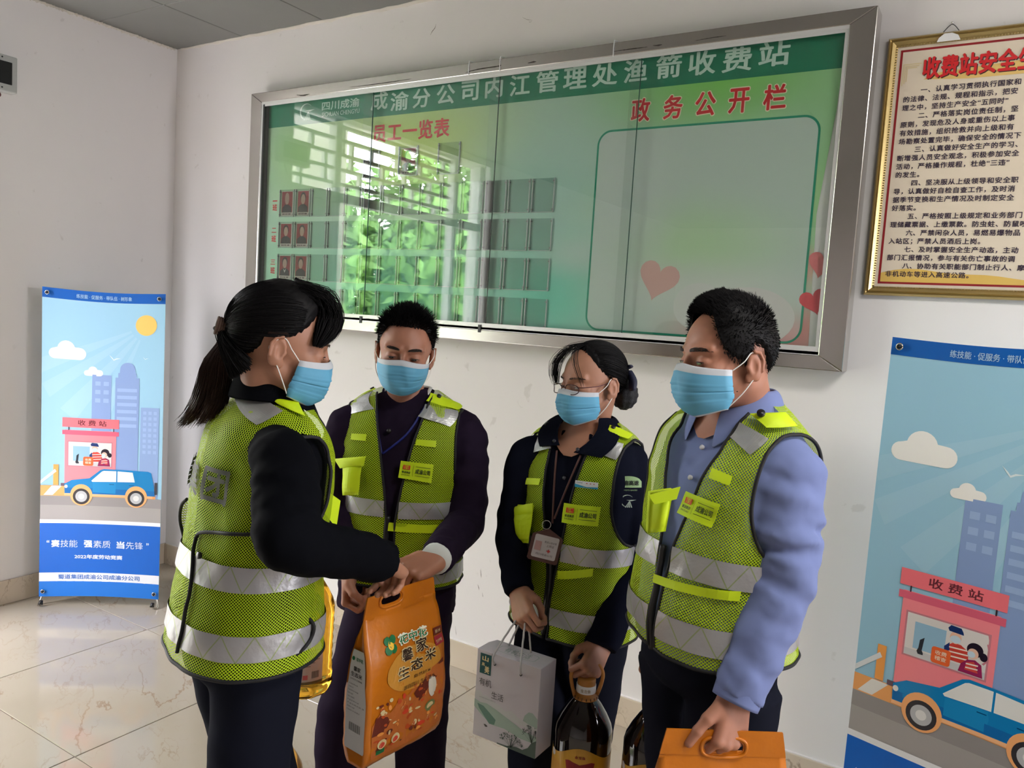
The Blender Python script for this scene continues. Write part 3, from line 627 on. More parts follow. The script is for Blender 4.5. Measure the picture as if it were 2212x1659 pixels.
    # two printed attendants
    S('printed_cap', [(.252, .818), (.290, .816), (.288, .824), (.282, .834), (.255, .836), (.248, .826)], 5.4, c(30, 55, 110)); S('printed_face', circ(.270, .803, .015, .018), 5.2, c(235, 190, 165)); S('printed_mask', circ(.270, .798, .014, .011), 5.3, c(200, 220, 235))
    S('printed_uniform', [(.248, .735), (.250, .775), (.265, .787), (.285, .787), (.305, .775), (.310, .735)], 5.15, c(205, 70, 60)); S('printed_uniform', [(.245, .745), (.243, .77), (.256, .785), (.258, .76)], 5.25, c(40, 60, 120))
    for q in range(3): S('printed_stripe', [(.256, .744+q*.013), (.306, .748+q*.013), (.306, .752+q*.013), (.256, .748+q*.013)], 5.35, c(240, 225, 215))
    S('printed_hair', circ(.322, .785, .021, .020), 5.5, c(38, 30, 44)); S('printed_hair', circ(.345, .772, .010, .012), 5.5, c(38, 30, 44)); S('printed_face', circ(.318, .773, .014, .015), 5.6, c(235, 195, 175)); S('printed_mask', circ(.314, .770, .010, .009), 5.7, c(200, 220, 235))
    S('printed_uniform', [(.285, .712), (.290, .735), (.305, .752), (.325, .757), (.342, .748), (.348, .712)], 5.45, c(150, 40, 90)); S('printed_uniform', [(.30, .722), (.305, .745), (.325, .752), (.335, .738), (.335, .722)], 5.5, c(210, 75, 70))
    for q in range(2): S('printed_stripe', [(.303, .727+q*.011), (.334, .730+q*.011), (.334, .734+q*.011), (.303, .731+q*.011)], 5.65, c(240, 225, 215))
    S('printed_notice', rrect(.212, .712, .263, .760, .008, 4), 5.8, c(235, 105, 55)); lab('print_lettering', '收费', mp, 5.6, c(250, 225, 200), sheet, .222, .738, .031, .013, bold=.02); lab('print_lettering', '稽查', mp, 5.6, c(250, 225, 200), sheet, .222, .722, .031, .013, bold=.02)
    S('printed_ledge', rect(.10, .598, .20, .614), 4.9, c(110, 90, 105))
    # car
    S('printed_car_edge', [(.118, .548), (.565, .548), (.565, .562), (.118, .562)], 5.9, c(250, 190, 140))
    body = [(.120, .560), (.118, .610), (.155, .632), (.245, .645), (.300, .692), (.318, .698), (.540, .692), (.556, .685), (.570, .620), (.578, .560)]
    S('printed_car', body, 6, c(22, 130, 192)); S('printed_car_shade', [(.122, .561), (.120, .590), (.25, .592), (.576, .588), (.577, .561)], 6.1, c(24, 108, 176))
    S('printed_car_window', [(.255, .632), (.308, .684), (.318, .688), (.380, .688), (.380, .630), (.26, .626)], 6.3, c(236, 238, 236)); S('printed_car_window', [(.386, .630), (.386, .688), (.462, .684), (.474, .632)], 6.3, c(236, 238, 236))
    S('printed_car_door', [(.262, .570), (.262, .624), (.378, .627), (.378, .566)], 6.2, c(30, 140, 200)); S('printed_handle', rect(.345, .614, .370, .617), 6.5, c(10, 70, 120)); S('printed_handle', rect(.445, .612, .470, .615), 6.5, c(10, 70, 120))
    S('printed_headlamp', circ(.127, .597, .008, .009), 6.4, c(235, 235, 230)); S('printed_spare_wheel', rect(.575, .570, .588, .635), 6.4, c(60, 62, 70))
    for x in (.205, .482):
        S('printed_wheel_arch', circ(x, .553, .056, .058), 6.6, c(250, 180, 120)); S('printed_tyre', circ(x, .545, .043), 6.8, c(58, 56, 60)); S('printed_wheel', circ(x, .545, .030), 7, c(190, 192, 196)); S('printed_hub', circ(x, .545, .015), 7.2, c(230, 230, 230))
    # lower blue panel
    S('white_rule', rect(0, .395, wid, .418), 7.3, c(244, 246, 250), 10); S('blue_panel', rect(0, .128, wid, .398), 7.4, c(24, 100, 198), 10); S('white_strip', rect(0, .082, wid, .130), 7.5, c(238, 241, 248), 10); S('blue_foot', rect(0, 0, wid, .083), 7.5, c(36, 118, 212), 10)
    wt = c(222, 232, 248)
    for ch, x, w, bd_ in (('“', .035, .014, .03), ('赛', .058, .042, .06), ('技', .104, .040, .0), ('能', .148, .042, .0), ('强', .222, .044, .06), ('素', .270, .042, .0), ('质', .316, .042, .0), ('当', .388, .042, .06), ('先', .436, .042, .0), ('锋', .482, .042, .0), ('”', .540, .014, .03)):
        q = ch in '“”'; lab('print_lettering', ch, mp, 8, wt, sheet, x, .292 if q else .268, w, .014 if q else .040, bold=bd_)
    lab('print_lettering', '2022年度劳动竞赛', mp, 8, wt, sheet, .175, .206, .245, .024, bold=.045)
    lab('print_lettering', '蜀道集团成渝公司成渝分公司', mp, 8, c(52, 110, 190), sheet, .095, .094, .415, .026, bold=.02)
    SH.clear()
    # eyelets, frame legs and rubber feet
    for (x, z) in ((.028, H-.026), (wid-.028, H-.026), (.022, .030), (wid-.022, .030)):
        q = mp(np.array([[x, z, .012]]))[0]; r_ = .009; a = np.linspace(0, 2*pi, 17)
        tube('eyelet', [q+d*r_*cos(t)+up*r_*sin(t) for t in a], .0026, M_steel, root, 6, 0)
        tube('eyelet_pin', [q-n*.02, q+n*.006], .005, M_black, root, 8, 2)
    hub = o+d*wid/2+up*H*.5-n*.07
    for x, z in ((.028, H-.026), (wid-.028, H-.026)):
        q = mp(np.array([[x, z, 0]]))[0]-n*.006; tube('support_rod', [hub, (hub+q)/2-n*.012, q], .004, M_steel, root, 6)
    for x, s in ((.022, -1), (wid-.022, 1)):
        q = mp(np.array([[x, .03, 0]]))[0]-n*.006; f = np.array([o[0], o[1], 0])+d*(x)+n*.035; f[2] = .006
        tube('front_leg', [hub, q-n*.004, f+np.array([0, 0, .012])], .006, M_steel, root, 8); tube('rubber_foot', [f+np.array([0, 0, .026])-n*.012, f+np.array([0, 0, .008])], [.009, .012], M_black, root, 10, 4)
    f = np.array([o[0], o[1], 0])+d*wid/2-n*.33; f[2] = .008; tube('rear_leg', [hub, f], .006, M_steel, root, 8, 2); tube('rubber_foot', [f+np.array([0, 0, .02]), f], .012, M_black, root, 10, 3)
    box('hub', hub-np.array([.02, .02, .03]), hub+np.array([.02, .02, .03]), M_black, root, .006)
    return root
SH = {}
banner((-4.213, 2.156), (.474, .366), 1.635, .61, .0, 'blue toll booth banner stand in the corner beside the left wall', .32, 0)
banner((-.312, 2.607), (.953, -.302), 1.645, .62, .02, 'blue toll booth banner stand below the framed notice, cut off by the photo edge', .16, 2)

# ------------------------------------------------------------------ switch box on the left wall
wx = empty('distribution_box', (XL, 2.02, 2.6), 'grey switch box with dark window and loose wire high on the left wall', 'switch box')
def onx(x, y): q = ray(x, y); return CO+q*(XL/q[0])
zb0, zt0 = 2.625, 2.800
box('housing', (XL, 1.80, zb0), (XL+.055, 2.072, zt0), mat('grey_box_plastic', (.42, .43, .41), .5), wx, .006)
box('dark_window', (XL+.054, 1.83, zb0+.035), (XL+.060, 2.045, zt0-.032), mat('smoked_window', (.015, .017, .017), .15), wx, .002)
for z in (zb0+.016, zt0-.014): tube('screw', [(XL+.054, 2.0, z), (XL+.0575, 2.0, z)], .004, M_black, wx, 8, 2)
tube('loose_wire', [(XL+.02, 2.0, zb0), (XL+.03, 2.005, zb0-.02), (XL+.02, 1.985, zb0-.045), (XL+.012, 1.97, zb0-.07)], .003, mat('dark_red_wire', (.10, .02, .02), .5), wx, 6)
tube('loose_wire', [(XL+.01, 1.94, zt0+.02), (XL+.02, 1.96, zt0+.018), (XL+.02, 1.99, zt0+.0)], .002, M_black, wx, 6)

# ================================================================== people
def surface_nets(D, lo, h):
    """D: sdf samples on a grid -> smooth quad surface"""
    nx, ny, nz = D.shape; S = D < 0
    idx = [(i, j, k) for i in (0, 1) for j in (0, 1) for k in (0, 1)]
    c = sum(S[i:nx-1+i, j:ny-1+j, k:nz-1+k].astype(np.int8) for i, j, k in idx); act = (c > 0) & (c < 8)
    ax, ay, az = np.nonzero(act); num = np.zeros((len(ax), 3)); cnt = np.zeros(len(ax))
    for a in idx:
        for d in range(3):
            if a[d]: continue
            b = list(a); b[d] = 1
            va = D[ax+a[0], ay+a[1], az+a[2]]; vb = D[ax+b[0], ay+b[1], az+b[2]]; x = (va < 0) != (vb < 0)
            t = np.where(x, va/np.where(x, va-vb, 1), 0); p = np.array(a, float)[None, :].repeat(len(ax), 0); p[:, d] += t
            num += p*x[:, None]; cnt += x
    V = (np.stack([ax, ay, az], 1)+num/cnt[:, None])*h+lo
    I = np.full(act.shape, -1, dtype=np.int64); I[ax, ay, az] = np.arange(len(ax)); F = []
    for d in range(3):
        s0 = [slice(None)]*3; s1 = [slice(None)]*3; s0[d] = slice(0, -1); s1[d] = slice(1, None)
        e = S[tuple(s0)] != S[tuple(s1)]; X = list(np.nonzero(e)); u, v = (d+1) % 3, (d+2) % 3
        ok = (X[u] > 0) & (X[v] > 0) & (X[u] < D.shape[u]-1) & (X[v] < D.shape[v]-1); X = [q[ok] for q in X]
        flip = S[tuple(X)]
        def at_(du, dv): q = [X[0].copy(), X[1].copy(), X[2].copy()]; q[u] = q[u]-du; q[v] = q[v]-dv; return I[q[0], q[1], q[2]]
        Q = np.stack([at_(0, 0), at_(1, 0), at_(1, 1), at_(0, 1)], 1); Q[~flip] = Q[~flip][:, ::-1]; F.append(Q)
    return V, np.concatenate(F)
def smin(a, b, k): h = np.clip(.5+.5*(b-a)/k, 0, 1); return b*(1-h)+a*h-k*h*(1-h)
def smax(a, b, k): return -smin(-a, -b, k)
class Sdf:
    def __init__(s, lo, hi, h):
        s.lo = np.array(lo, float); s.h = h; n = ((np.array(hi)-s.lo)/h).astype(int)+1
        g = [(s.lo[i]+np.arange(n[i])*h).astype(np.float32) for i in range(3)]; s.X, s.Y, s.Z = np.meshgrid(*g, indexing='ij'); s.D = np.full(s.X.shape, 9., np.float32)
    def ell(s, c, r, rot=None):
        x, y, z = s.X-c[0], s.Y-c[1], s.Z-c[2]
        if rot is not None:
            R = np.array(Matrix.Rotation(rad(rot[0]), 3, rot[1])).T; x, y, z = [R[i, 0]*x+R[i, 1]*y+R[i, 2]*z for i in range(3)]
        k0 = np.sqrt((x/r[0])**2+(y/r[1])**2+(z/r[2])**2); k1 = np.sqrt((x/r[0]**2)**2+(y/r[1]**2)**2+(z/r[2]**2)**2)+1e-9; return k0*(k0-1)/k1
    def cone(s, a, b, r0, r1, fl=(1, 1, 1)):
        a = np.array(a, float); b = np.array(b, float); ba = b-a; f = np.array(fl, float)
        px, py, pz = s.X-a[0], s.Y-a[1], s.Z-a[2]; L = ba @ ba+1e-12; t = np.clip((px*ba[0]+py*ba[1]+pz*ba[2])/L, 0, 1)
        q = np.sqrt(((px-ba[0]*t)*f[0])**2+((py-ba[1]*t)*f[1])**2+((pz-ba[2]*t)*f[2])**2); return (q-(r0+(r1-r0)*t))/max(f)
    def add(s, d, k=.01): s.D = smin(s.D, d, k) if k > 0 else np.minimum(s.D, d); return s
    def sub(s, d, k=.006): s.D = smax(s.D, -d, k); return s
    def mesh(s): return surface_nets(s.D, s.lo, s.h)

def head_sdf(w=1., jaw=1., neck=((-.035, 0, -.18), .058), female=False, h=.0024):
    """local frame: x forward, y to the person's left, z up; origin between the ears"""
    nb_ = np.array(neck[0]); s = Sdf((-.14, -.125, min(-.19, nb_[2]-.075)), (.14, .125, .145), h)
    s.add(s.ell((-.010, 0, .043), (.096, .076*w, .084)), 0)
    s.add(s.ell((.030, 0, .005), (.058, .062*w, .085)), .02)
    s.add(s.ell((.034, 0, -.046), (.046, .050*w*jaw, .042)), .02)
    for y in (-1, 1):
        s.add(s.cone((-.002, y*.052*w*jaw, -.036), (.066, y*.018*jaw, -.078), .014, .013), .022)
        s.add(s.ell((.058, y*.040*w, -.014), (.027, .024, .024)), .015)
        s.add(s.cone((.085, y*.014, .034), (.068, y*.048*w, .036), .0085 if not female else .007, .008), .012)
    s.add(s.ell((.078, 0, -.081), (.018, .022 if not female else .017, .015)), .014)
    s.add(s.ell((.086, 0, -.049), (.014, .026, .018)), .012)
    s.add(s.cone((.088, 0, .026), (.107, 0, -.018), .0065, .010), .009)
    for y in (-1, 1):
        s.add(s.ell((.099, y*.012, -.023), (.010, .0085, .0075)), .006)
        s.sub(s.ell((.100, y*.033, .011), (.020, .021, .012)), .012)
        s.add(s.ell((.0735, y*.033, .010), (.0145, .0165, .0135)), .005)
    for y in (-1, 1):   # ears
        e = s.ell((-.012, y*.080*w, -.001), (.0165, .0085, .031), (y*0+8, 'Y')); e = smin(e, s.ell((-.002, y*.076*w, -.024), (.009, .006, .011)), .006); s.add(e, .004)
        s.sub(s.ell((-.006, y*.0895*w, .001), (.0095, .0075, .0175)), .003); s.sub(s.ell((-.014, y*.0905*w, .014), (.008, .005, .010)), .003)
        s.add(s.cone((.000, y*.079*w, -.006), (.004, y*.079*w, -.001), .004, .004), .003)
        for (a, b) in (((-.028, .012), (-.020, .027)), ((-.020, .027), (-.008, .030)), ((-.028, .012), (-.026, -.010))):
            s.add(s.cone((a[0], y*.0865*w, a[1]), (b[0], y*.0865*w, b[1]), .0034, .0034), .002)
    r = neck[1]; s.add(s.cone((-.030, 0, -.035), nb_, r*.93, r*1.02), .022)
    return s.mesh()

def hand_mesh(side, curl=(70, 85, 45), spread=1., thumb=((.030, .036, -.010), (.052, .050, -.026), (.070, .042, -.044), (.086, .030, -.052)), sc=1., fan=0, h=.0021, roundness=0):
    """x along the fingers, y towards the thumb, z dorsal; origin at the wrist. side=-1 mirrors y"""
    s = Sdf((-.080, -.070, -.105), (.185, .085, .045), h); ys = np.array([.031, .0105, -.010, -.029])*spread; xs = [.088, .092, .088, .079]; ls = [(.042, .026, .021), (.046, .029, .022), (.042, .027, .022), (.034, .021, .019)]; rr = [.0098, .0100, .0095, .0085]
    s.add(s.cone((-.030, 0, 0), (-.005, 0, 0), .0265, .0255, (1, .95, 1.25)), 0)
    for k in range(4):
        s.add(s.cone((.0, ys[k]*.62, -.002), (xs[k], ys[k], 0 if k in (1, 2) else -.002), .0155, .0118), .012)
    s.add(s.cone((.01, .020, -.010), (.035, .032, -.012), .016, .014), .014); s.add(s.cone((.01, -.02, -.009), (.06, -.028, -.008), .014, .012), .012)
    F_ = np.full(s.D.shape, 9., np.float32)
    for k in range(4):
        p = np.array([xs[k], ys[k], 0 if k in (1, 2) else -.002]); a = 0; off = fan*(1.5-k); f = np.full(s.D.shape, 9., np.float32); r0 = rr[k]
        for j in range(3):
            c_ = curl[k][j] if hasattr(curl[0], '__len__') else curl[j]
            a += rad(c_+(k*2 if j == 0 else 0)); d = np.array([cos(a)*cos(rad(off)), cos(a)*sin(rad(off)), -sin(a)]); q = p+d*ls[k][j]; f = smin(f, s.cone(p, q, r0, r0*.93), .002); p = q; r0 *= .93
        F_ = np.minimum(F_, f) if k == 0 else smin(F_, f, .0022)
    s.add(F_, .006); T_ = np.full(s.D.shape, 9., np.float32)
    for j, r0 in enumerate((.0150, .0118, .0104)): T_ = smin(T_, s.cone(thumb[j], thumb[j+1], r0, r0*.88), .004)
    s.add(T_, .007); V, F = s.mesh(); V = V*sc
    if side < 0: V = V*np.array([1, -1, 1]); F = F[:, ::-1]
    return V, F
def frame(o, x, zhint):
    x = np.array(x, float); x /= np.linalg.norm(x); z = np.array(zhint, float); z -= x*(x @ z); z /= np.linalg.norm(z); y = np.cross(z, x); return np.array(o, float), x, y, z
def place(V, fr): return fr[0]+V[:, :1]*fr[1]+V[:, 1:2]*fr[2]+V[:, 2:3]*fr[3]
def modmesh(V, F, mods):
    me = bpy.data.meshes.new('tmp'); me.from_pydata(np.asarray(V).tolist(), [], [tuple(map(int, f)) for f in F]); o = bpy.data.objects.new('tmp', me); COL.objects.link(o)
    for typ, kw in mods:
        m = o.modifiers.new(typ, typ)
        for k, v in kw.items(): setattr(m, k, v)
    dg = bpy.context.evaluated_depsgraph_get(); dg.update(); r = bpy.data.meshes.new_from_object(o.evaluated_get(dg))
    n = len(r.vertices); v = np.empty(n*3, np.float32); r.vertices.foreach_get('co', v); f = [tuple(p.vertices) for p in r.polygons]
    bpy.data.objects.remove(o); bpy.data.meshes.remove(me); bpy.data.meshes.remove(r); return v.reshape(-1, 3).astype(float), f
def remesh(parts, vox, smooth=4):
    m = MB()
    for V, F in parts: m.add(V, F)
    return modmesh(np.concatenate(m.V), m.F, [('REMESH', dict(mode='VOXEL', voxel_size=vox)), ('SMOOTH', dict(iterations=smooth, factor=.5))])
def vnormals(V, F):
    F4 = np.array([f if len(f) == 4 else (*f, f[-1]) for f in F]); n = np.cross(V[F4[:, 2]]-V[F4[:, 0]], V[F4[:, 3]]-V[F4[:, 1]]); N = np.zeros_like(V)
    for k in range(4): np.add.at(N, F4[:, k], n)
    return N/(np.linalg.norm(N, axis=1)[:, None]+1e-12)

# ---- cloth and skin materials
def uvmap_mat(m, build): pass
def vest_material():
    m = mat('lime_mesh_fabric', srgb(176, 204, 14), .65); t = m.node_tree; N = t.nodes; L = t.links; p = P_(m); out = N['Material Output']
    uv = N.new('ShaderNodeUVMap'); mp = N.new('ShaderNodeMapping'); mp.inputs['Rotation'].default_value = (0, 0, pi/4); mp.inputs['Scale'].default_value = (1, 1, 1); L.new(uv.outputs[0], mp.inputs[0])
    v = N.new('ShaderNodeTexVoronoi'); v.inputs['Randomness'].default_value = 0; v.inputs['Scale'].default_value = 215; L.new(mp.outputs[0], v.inputs['Vector'])
    r = N.new('ShaderNodeMapRange'); r.inputs[1].default_value = .30; r.inputs[2].default_value = .38; r.inputs[3].default_value = 1; r.inputs[4].default_value = 0; L.new(v.outputs['Distance'], r.inputs[0])
    tr = N.new('ShaderNodeBsdfTransparent'); mx = N.new('ShaderNodeMixShader'); L.new(r.outputs[0], mx.inputs[0]); L.new(p.outputs[0], mx.inputs[1]); L.new(tr.outputs[0], mx.inputs[2]); L.new(mx.outputs[0], out.inputs[0])
    tl = N.new('ShaderNodeBsdfTranslucent'); tl.inputs[0].default_value = (*srgb(184, 212, 16), 1); m2 = N.new('ShaderNodeMixShader'); m2.inputs[0].default_value = .18; L.new(p.outputs[0], m2.inputs[1]); L.new(tl.outputs[0], m2.inputs[2]); L.new(m2.outputs[0], mx.inputs[1])
    return m
M_mesh = vest_material(); M_lime = mat('lime_fabric', srgb(196, 222, 14), .6, bump=(400, .1, .0005))
def tape_material():
    m = mat('silver_reflective_tape', (.40, .40, .41), .40, .5, bump=(22, .35, .012)); t = m.node_tree; N = t.nodes; L = t.links; p = P_(m)
    uv = N.new('ShaderNodeUVMap'); sp = N.new('ShaderNodeSeparateXYZ'); L.new(uv.outputs[0], sp.inputs[0])
    def M(op, a, b=None, c=None):
        q = N.new('ShaderNodeMath'); q.operation = op
        for i, x in enumerate((a, b, c)):
            if x is None: continue
            if isinstance(x, (int, float)): q.inputs[i].default_value = x
            else: L.new(x, q.inputs[i])
        return q.outputs[0]
    pp = M('PINGPONG', sp.outputs[0], .032); d = M('ABSOLUTE', M('SUBTRACT', M('DIVIDE', pp, .032), sp.outputs[1])); ln = M('LESS_THAN', d, .045)
    mx = N.new('ShaderNodeMix'); mx.data_type = 'RGBA'; L.new(ln, mx.inputs[0]); mx.inputs[6].default_value = (.40, .40, .41, 1); mx.inputs[7].default_value = (.30, .36, .18, 1); L.new(mx.outputs[2], p.inputs['Base Color'])
    return m
M_tape = tape_material()
M_pipe = mat('black_binding', (.006, .006, .007), .7)
def cloth(name, col, rough=.92, sheen=0): return mat(name, col, rough, bump=(420, .12, .0006), sheen=sheen, spec=.06)
M_navy = cloth('black_navy_cloth', (.003, .0033, .005)); M_navy2 = cloth('dark_navy_cloth', (.005, .006, .013)); M_purple = cloth('dark_purple_suiting', (.015, .009, .021), .85); M_shirt = cloth('blue_shirt_cotton', srgb(112, 124, 168), .8, .05)
M_trous = cloth('navy_trousers', (.008, .009, .016)); M_shoe = mat('black_leather', (.008, .008, .008), .25)
def skin(name, col): 
    m = mat(name, col, .5, var=(30, .10), bump=(250, .08, .0006)); P_(m).inputs['Subsurface Weight'].default_value = .08; P_(m).inputs['Subsurface Radius'].default_value = (.010, .003, .0015); P_(m).inputs['Subsurface Scale'].default_value = 1; return m
M_skinA = skin('tan_skin', srgb(158, 108, 86)); M_skinB = skin('light_skin', srgb(166, 118, 94)); M_skinC = skin('ruddy_skin', srgb(168, 115, 92))
M_hair = mat('black_hair', (.004, .0035, .004), .55, spec=.18); M_hairb = mat('brown_black_hair', (.038, .019, .012), .45, spec=.3)
M_brow = mat('brow_hair', (.022, .015, .012), .6); M_maskb = mat('blue_surgical_mask', srgb(92, 160, 194), .6, bump=(60, .12, .002)); M_maskw = mat('white_mask_edge', srgb(190, 194, 200), .6); M_loop = mat('white_elastic', (.8, .8, .78), .7)
M_eye = mat('eye_white', (.30, .25, .23), .55, spec=.2); M_iris = mat('dark_iris', (.012, .008, .006), .1); M_lash = mat('eyelash', (.01, .008, .008), .6)

class Torso:
    def __init__(s, x, y, head, rings):
        s.c = np.array([x, y]); a = rad(head); s.F = np.array([cos(a), sin(a)]); s.L = np.array([-sin(a), cos(a)])
        s.T = catmull(np.array(rings, float), 260); s.z0, s.z1 = s.T[0, 0], s.T[-1, 0]
        s.T[:, 0] = np.maximum.accumulate(s.T[:, 0]); s.n = 2.3
    def row(s, z): return [np.interp(z, s.T[:, 0], s.T[:, k]) for k in range(1, 6)]
    def S0(s, u, z):
        u = np.asarray(u, float); z = np.asarray(z, float); f, l, a, bf, bb = s.row(z); t = np.radians(u); e = 2/s.n
        sn = np.sign(np.sin(t))*np.abs(np.sin(t))**e; cs = np.sign(np.cos(t))*np.abs(np.cos(t))**e; b = np.where(cs > 0, bf, bb)
        F = f+b*cs; L = l+a*sn; x = s.c[0]+F*s.F[0]+L*s.L[0]; y = s.c[1]+F*s.F[1]+L*s.L[1]; return np.stack([x, y, np.broadcast_to(z, x.shape)], -1)
    def S(s, u, z, off=0.):
        u, z = np.broadcast_arrays(np.asarray(u, float), np.asarray(z, float)); P = s.S0(u, z)
        du = s.S0(u+2, z)-s.S0(u-2, z); dz = s.S0(u, np.clip(z+.006, None, s.z1))-s.S0(u, z-.006); n = np.cross(du, dz); n /= np.linalg.norm(n, axis=-1)[..., None]+1e-9
        return P+n*np.asarray(off)[..., None]
    def pick(s, x, y):
        U = np.arange(-180, 180, 3.); Z = np.linspace(s.z0, s.z1-.01, 120); best = None
        for it in range(3):
            u, z = np.meshgrid(U, Z); P = s.S(u, z, .012); q = proj(P); n = np.cross(s.S0(u+2, z)-s.S0(u-2, z), s.S0(u, z+.004)-s.S0(u, z-.004))
            d = (q[..., 0]-x)**2+(q[..., 1]-y)**2+1e6*(((P-CO)*n).sum(-1) > 0); k = np.unravel_index(d.argmin(), d.shape); bu, bz = u[k], z[k]
            du, dz = (U[1]-U[0]), (Z[1]-Z[0]); U = np.linspace(bu-du, bu+du, 15); Z = np.linspace(max(s.z0, bz-dz), min(s.z1-.01, bz+dz), 15)
        return bu, bz
    def mesh(s, nz=90, nu=64, off=0):
        k = np.linspace(0, len(s.T)-1, nz).astype(int); Z = s.T[k, 0]; u = np.linspace(-180, 180, nu, endpoint=False); V = []
        for i, z in zip(k, Z):
            f, l, a, bf, bb = s.T[i, 1:]; t = np.radians(u); e = 2/s.n; sn = np.sign(np.sin(t))*np.abs(np.sin(t))**e; cs = np.sign(np.cos(t))*np.abs(np.cos(t))**e
            F = f+(np.where(cs > 0, bf, bb)-off)*cs; L = l+(a-off)*sn; V.append(np.stack([s.c[0]+F*s.F[0]+L*s.L[0], s.c[1]+F*s.F[1]+L*s.L[1], np.full(nu, z)], 1))
        F = grid_faces(nz, nu, True); F.append(tuple(range(nu))[::-1]); F.append(tuple((nz-1)*nu+q for q in range(nu))); return np.concatenate(V), F

def offwr(P, seed): return .0035*wr(P, 16, seed)+.002*wr(P, 38, seed+1)
def panel(ts, bounds, z0, z1, off, m, name, parent, nr=50, nc=24, seed=0, uvmode='m', flare=None, arc=0):
    Z = np.linspace(z0, z1, nr); V = []; UV = []
    for i, z in enumerate(Z):
        ua, ub = bounds(z); u = np.linspace(ua, ub, nc); zz = z+(0 if not arc else arc*np.sin(np.radians(u)))
        P = ts.S(u, np.full(nc, z), 0); o = off+offwr(P, seed)+(flare(z, u) if flare else 0)
        V.append(ts.S(u, np.full(nc, z), o)); f, l, a, bf, bb = ts.row(z); 
        if uvmode == 'm': UV.append(np.stack([np.radians(u)*.155, np.full(nc, z)], 1))
        else: UV.append(np.stack([np.radians(u)*.155, np.full(nc, i/(nr-1))], 1))
    return mk(name, np.concatenate(V), grid_faces(nr, nc), m, parent, True, np.concatenate(UV))
def pipe(ts, pts, off, r, m, name, parent, seed=0, n=None, flare=None):
    pts = catmull(np.array(pts, float), n or max(12, len(pts)*6)); P = ts.S(pts[:, 0], pts[:, 1], 0); o = off+offwr(P, seed)+(np.array([flare(z, u) for u, z in pts]) if flare else 0)
    V, F = tube_vf(ts.S(pts[:, 0], pts[:, 1], o), r, 7); return mk(name, V, F, m, parent, True)
def quad_map(ts, c4, off, seed=0, wob=0):
    """maps (0..1, 0..1) onto the torso between four photo-picked corners TL, TR, BR, BL"""
    q = [ts.pick(*p) for p in c4]
    us = [q[0][0]]
    for k in range(1, 4): us.append(q[k][0]+360*round((us[0]-q[k][0])/360))
    q = [(us[k], q[k][1]) for k in range(4)]
    def f(V):
        V = np.asarray(V, float); x = V[:, 0]; y = V[:, 1]; w = [(1-x)*y, x*y, x*(1-y), (1-x)*(1-y)]
        u = sum(w[k]*q[k][0] for k in range(4)); z = sum(w[k]*q[k][1] for k in range(4)); P = ts.S(u, z, 0)
        return ts.S(u, z, off+offwr(P, seed)*wob+(V[:, 2] if V.shape[1] > 2 else 0))
    return f
def patch(ts, c4, off, m, name, parent, n=8, th=.0015, seed=0, wob=1, bulge=0):
    f = quad_map(ts, c4, off, seed, wob); g = np.linspace(0, 1, n+1); V = np.array([(x, y, bulge*sin(pi*x)*sin(pi*y)**.5) for y in g for x in g]); W2 = V.copy(); W2[:, 2] -= th
    F = grid_faces(n+1, n+1); nv = len(V); e = [(k, k+1) for k in range(n)]+[(n+k*(n+1), n+(k+1)*(n+1)) for k in range(n)]+[(n*(n+1)+k+1, n*(n+1)+k) for k in range(n)]+[((k+1)*(n+1), k*(n+1)) for k in range(n)]
    o = mk(name, np.concatenate([f(V), f(W2)]), F+[tuple(i+nv for i in q[::-1]) for q in F]+[(b, a, a+nv, b+nv) for a, b in e], m, parent, False, np.concatenate([V[:, :2], V[:, :2]])); o['kind'] = 'thing' if False else o.get('kind', 'thing'); del o['kind']; return f
def badge_print(f, parent, lift=.002):
    """red seal, small wording, divider and company name between two rules"""
    def g(V): V = np.array(V, float); V[:, 2] = V[:, 2]*1.0+lift; return f(V)
    K = flat(50, 70, 20); R = flat(205, 60, 40)
    for q in ([(.085, .55), (.28, .55), (.28, .80), (.085, .80)],): decal('seal', np.array(q), [(0, 1, 2, 3)], g, 0, R, parent)
    for y in (.60, .66, .72, .765): decal('seal_line', np.array(rect(.115, y, .25, y+.016)), [(0, 1, 2, 3)], g, .4, M_lime, parent)
    decal('seal_line', np.array(rect(.178, .58, .19, .77)), [(0, 1, 2, 3)], g, .4, M_lime, parent)
    lab('badge_lettering', '蜀道集团', g, .4, K, parent, .07, .33, .23, .13, bold=.03); lab('badge_lettering', 'SHUDAO', g, .4, K, parent, .07, .20, .23, .08, bold=.01)
    decal('badge_rule', np.array(rect(.372, .2, .378, .82)), [(0, 1, 2, 3)], g, .4, K, parent)
    lab('badge_lettering', '成渝公司', g, .4, K, parent, .44, .38, .47, .28, bold=.04)
    for y in (.26, .76): decal('badge_rule', np.array(rect(.44, y, .91, y+.022)), [(0, 1, 2, 3)], g, .4, K, parent)

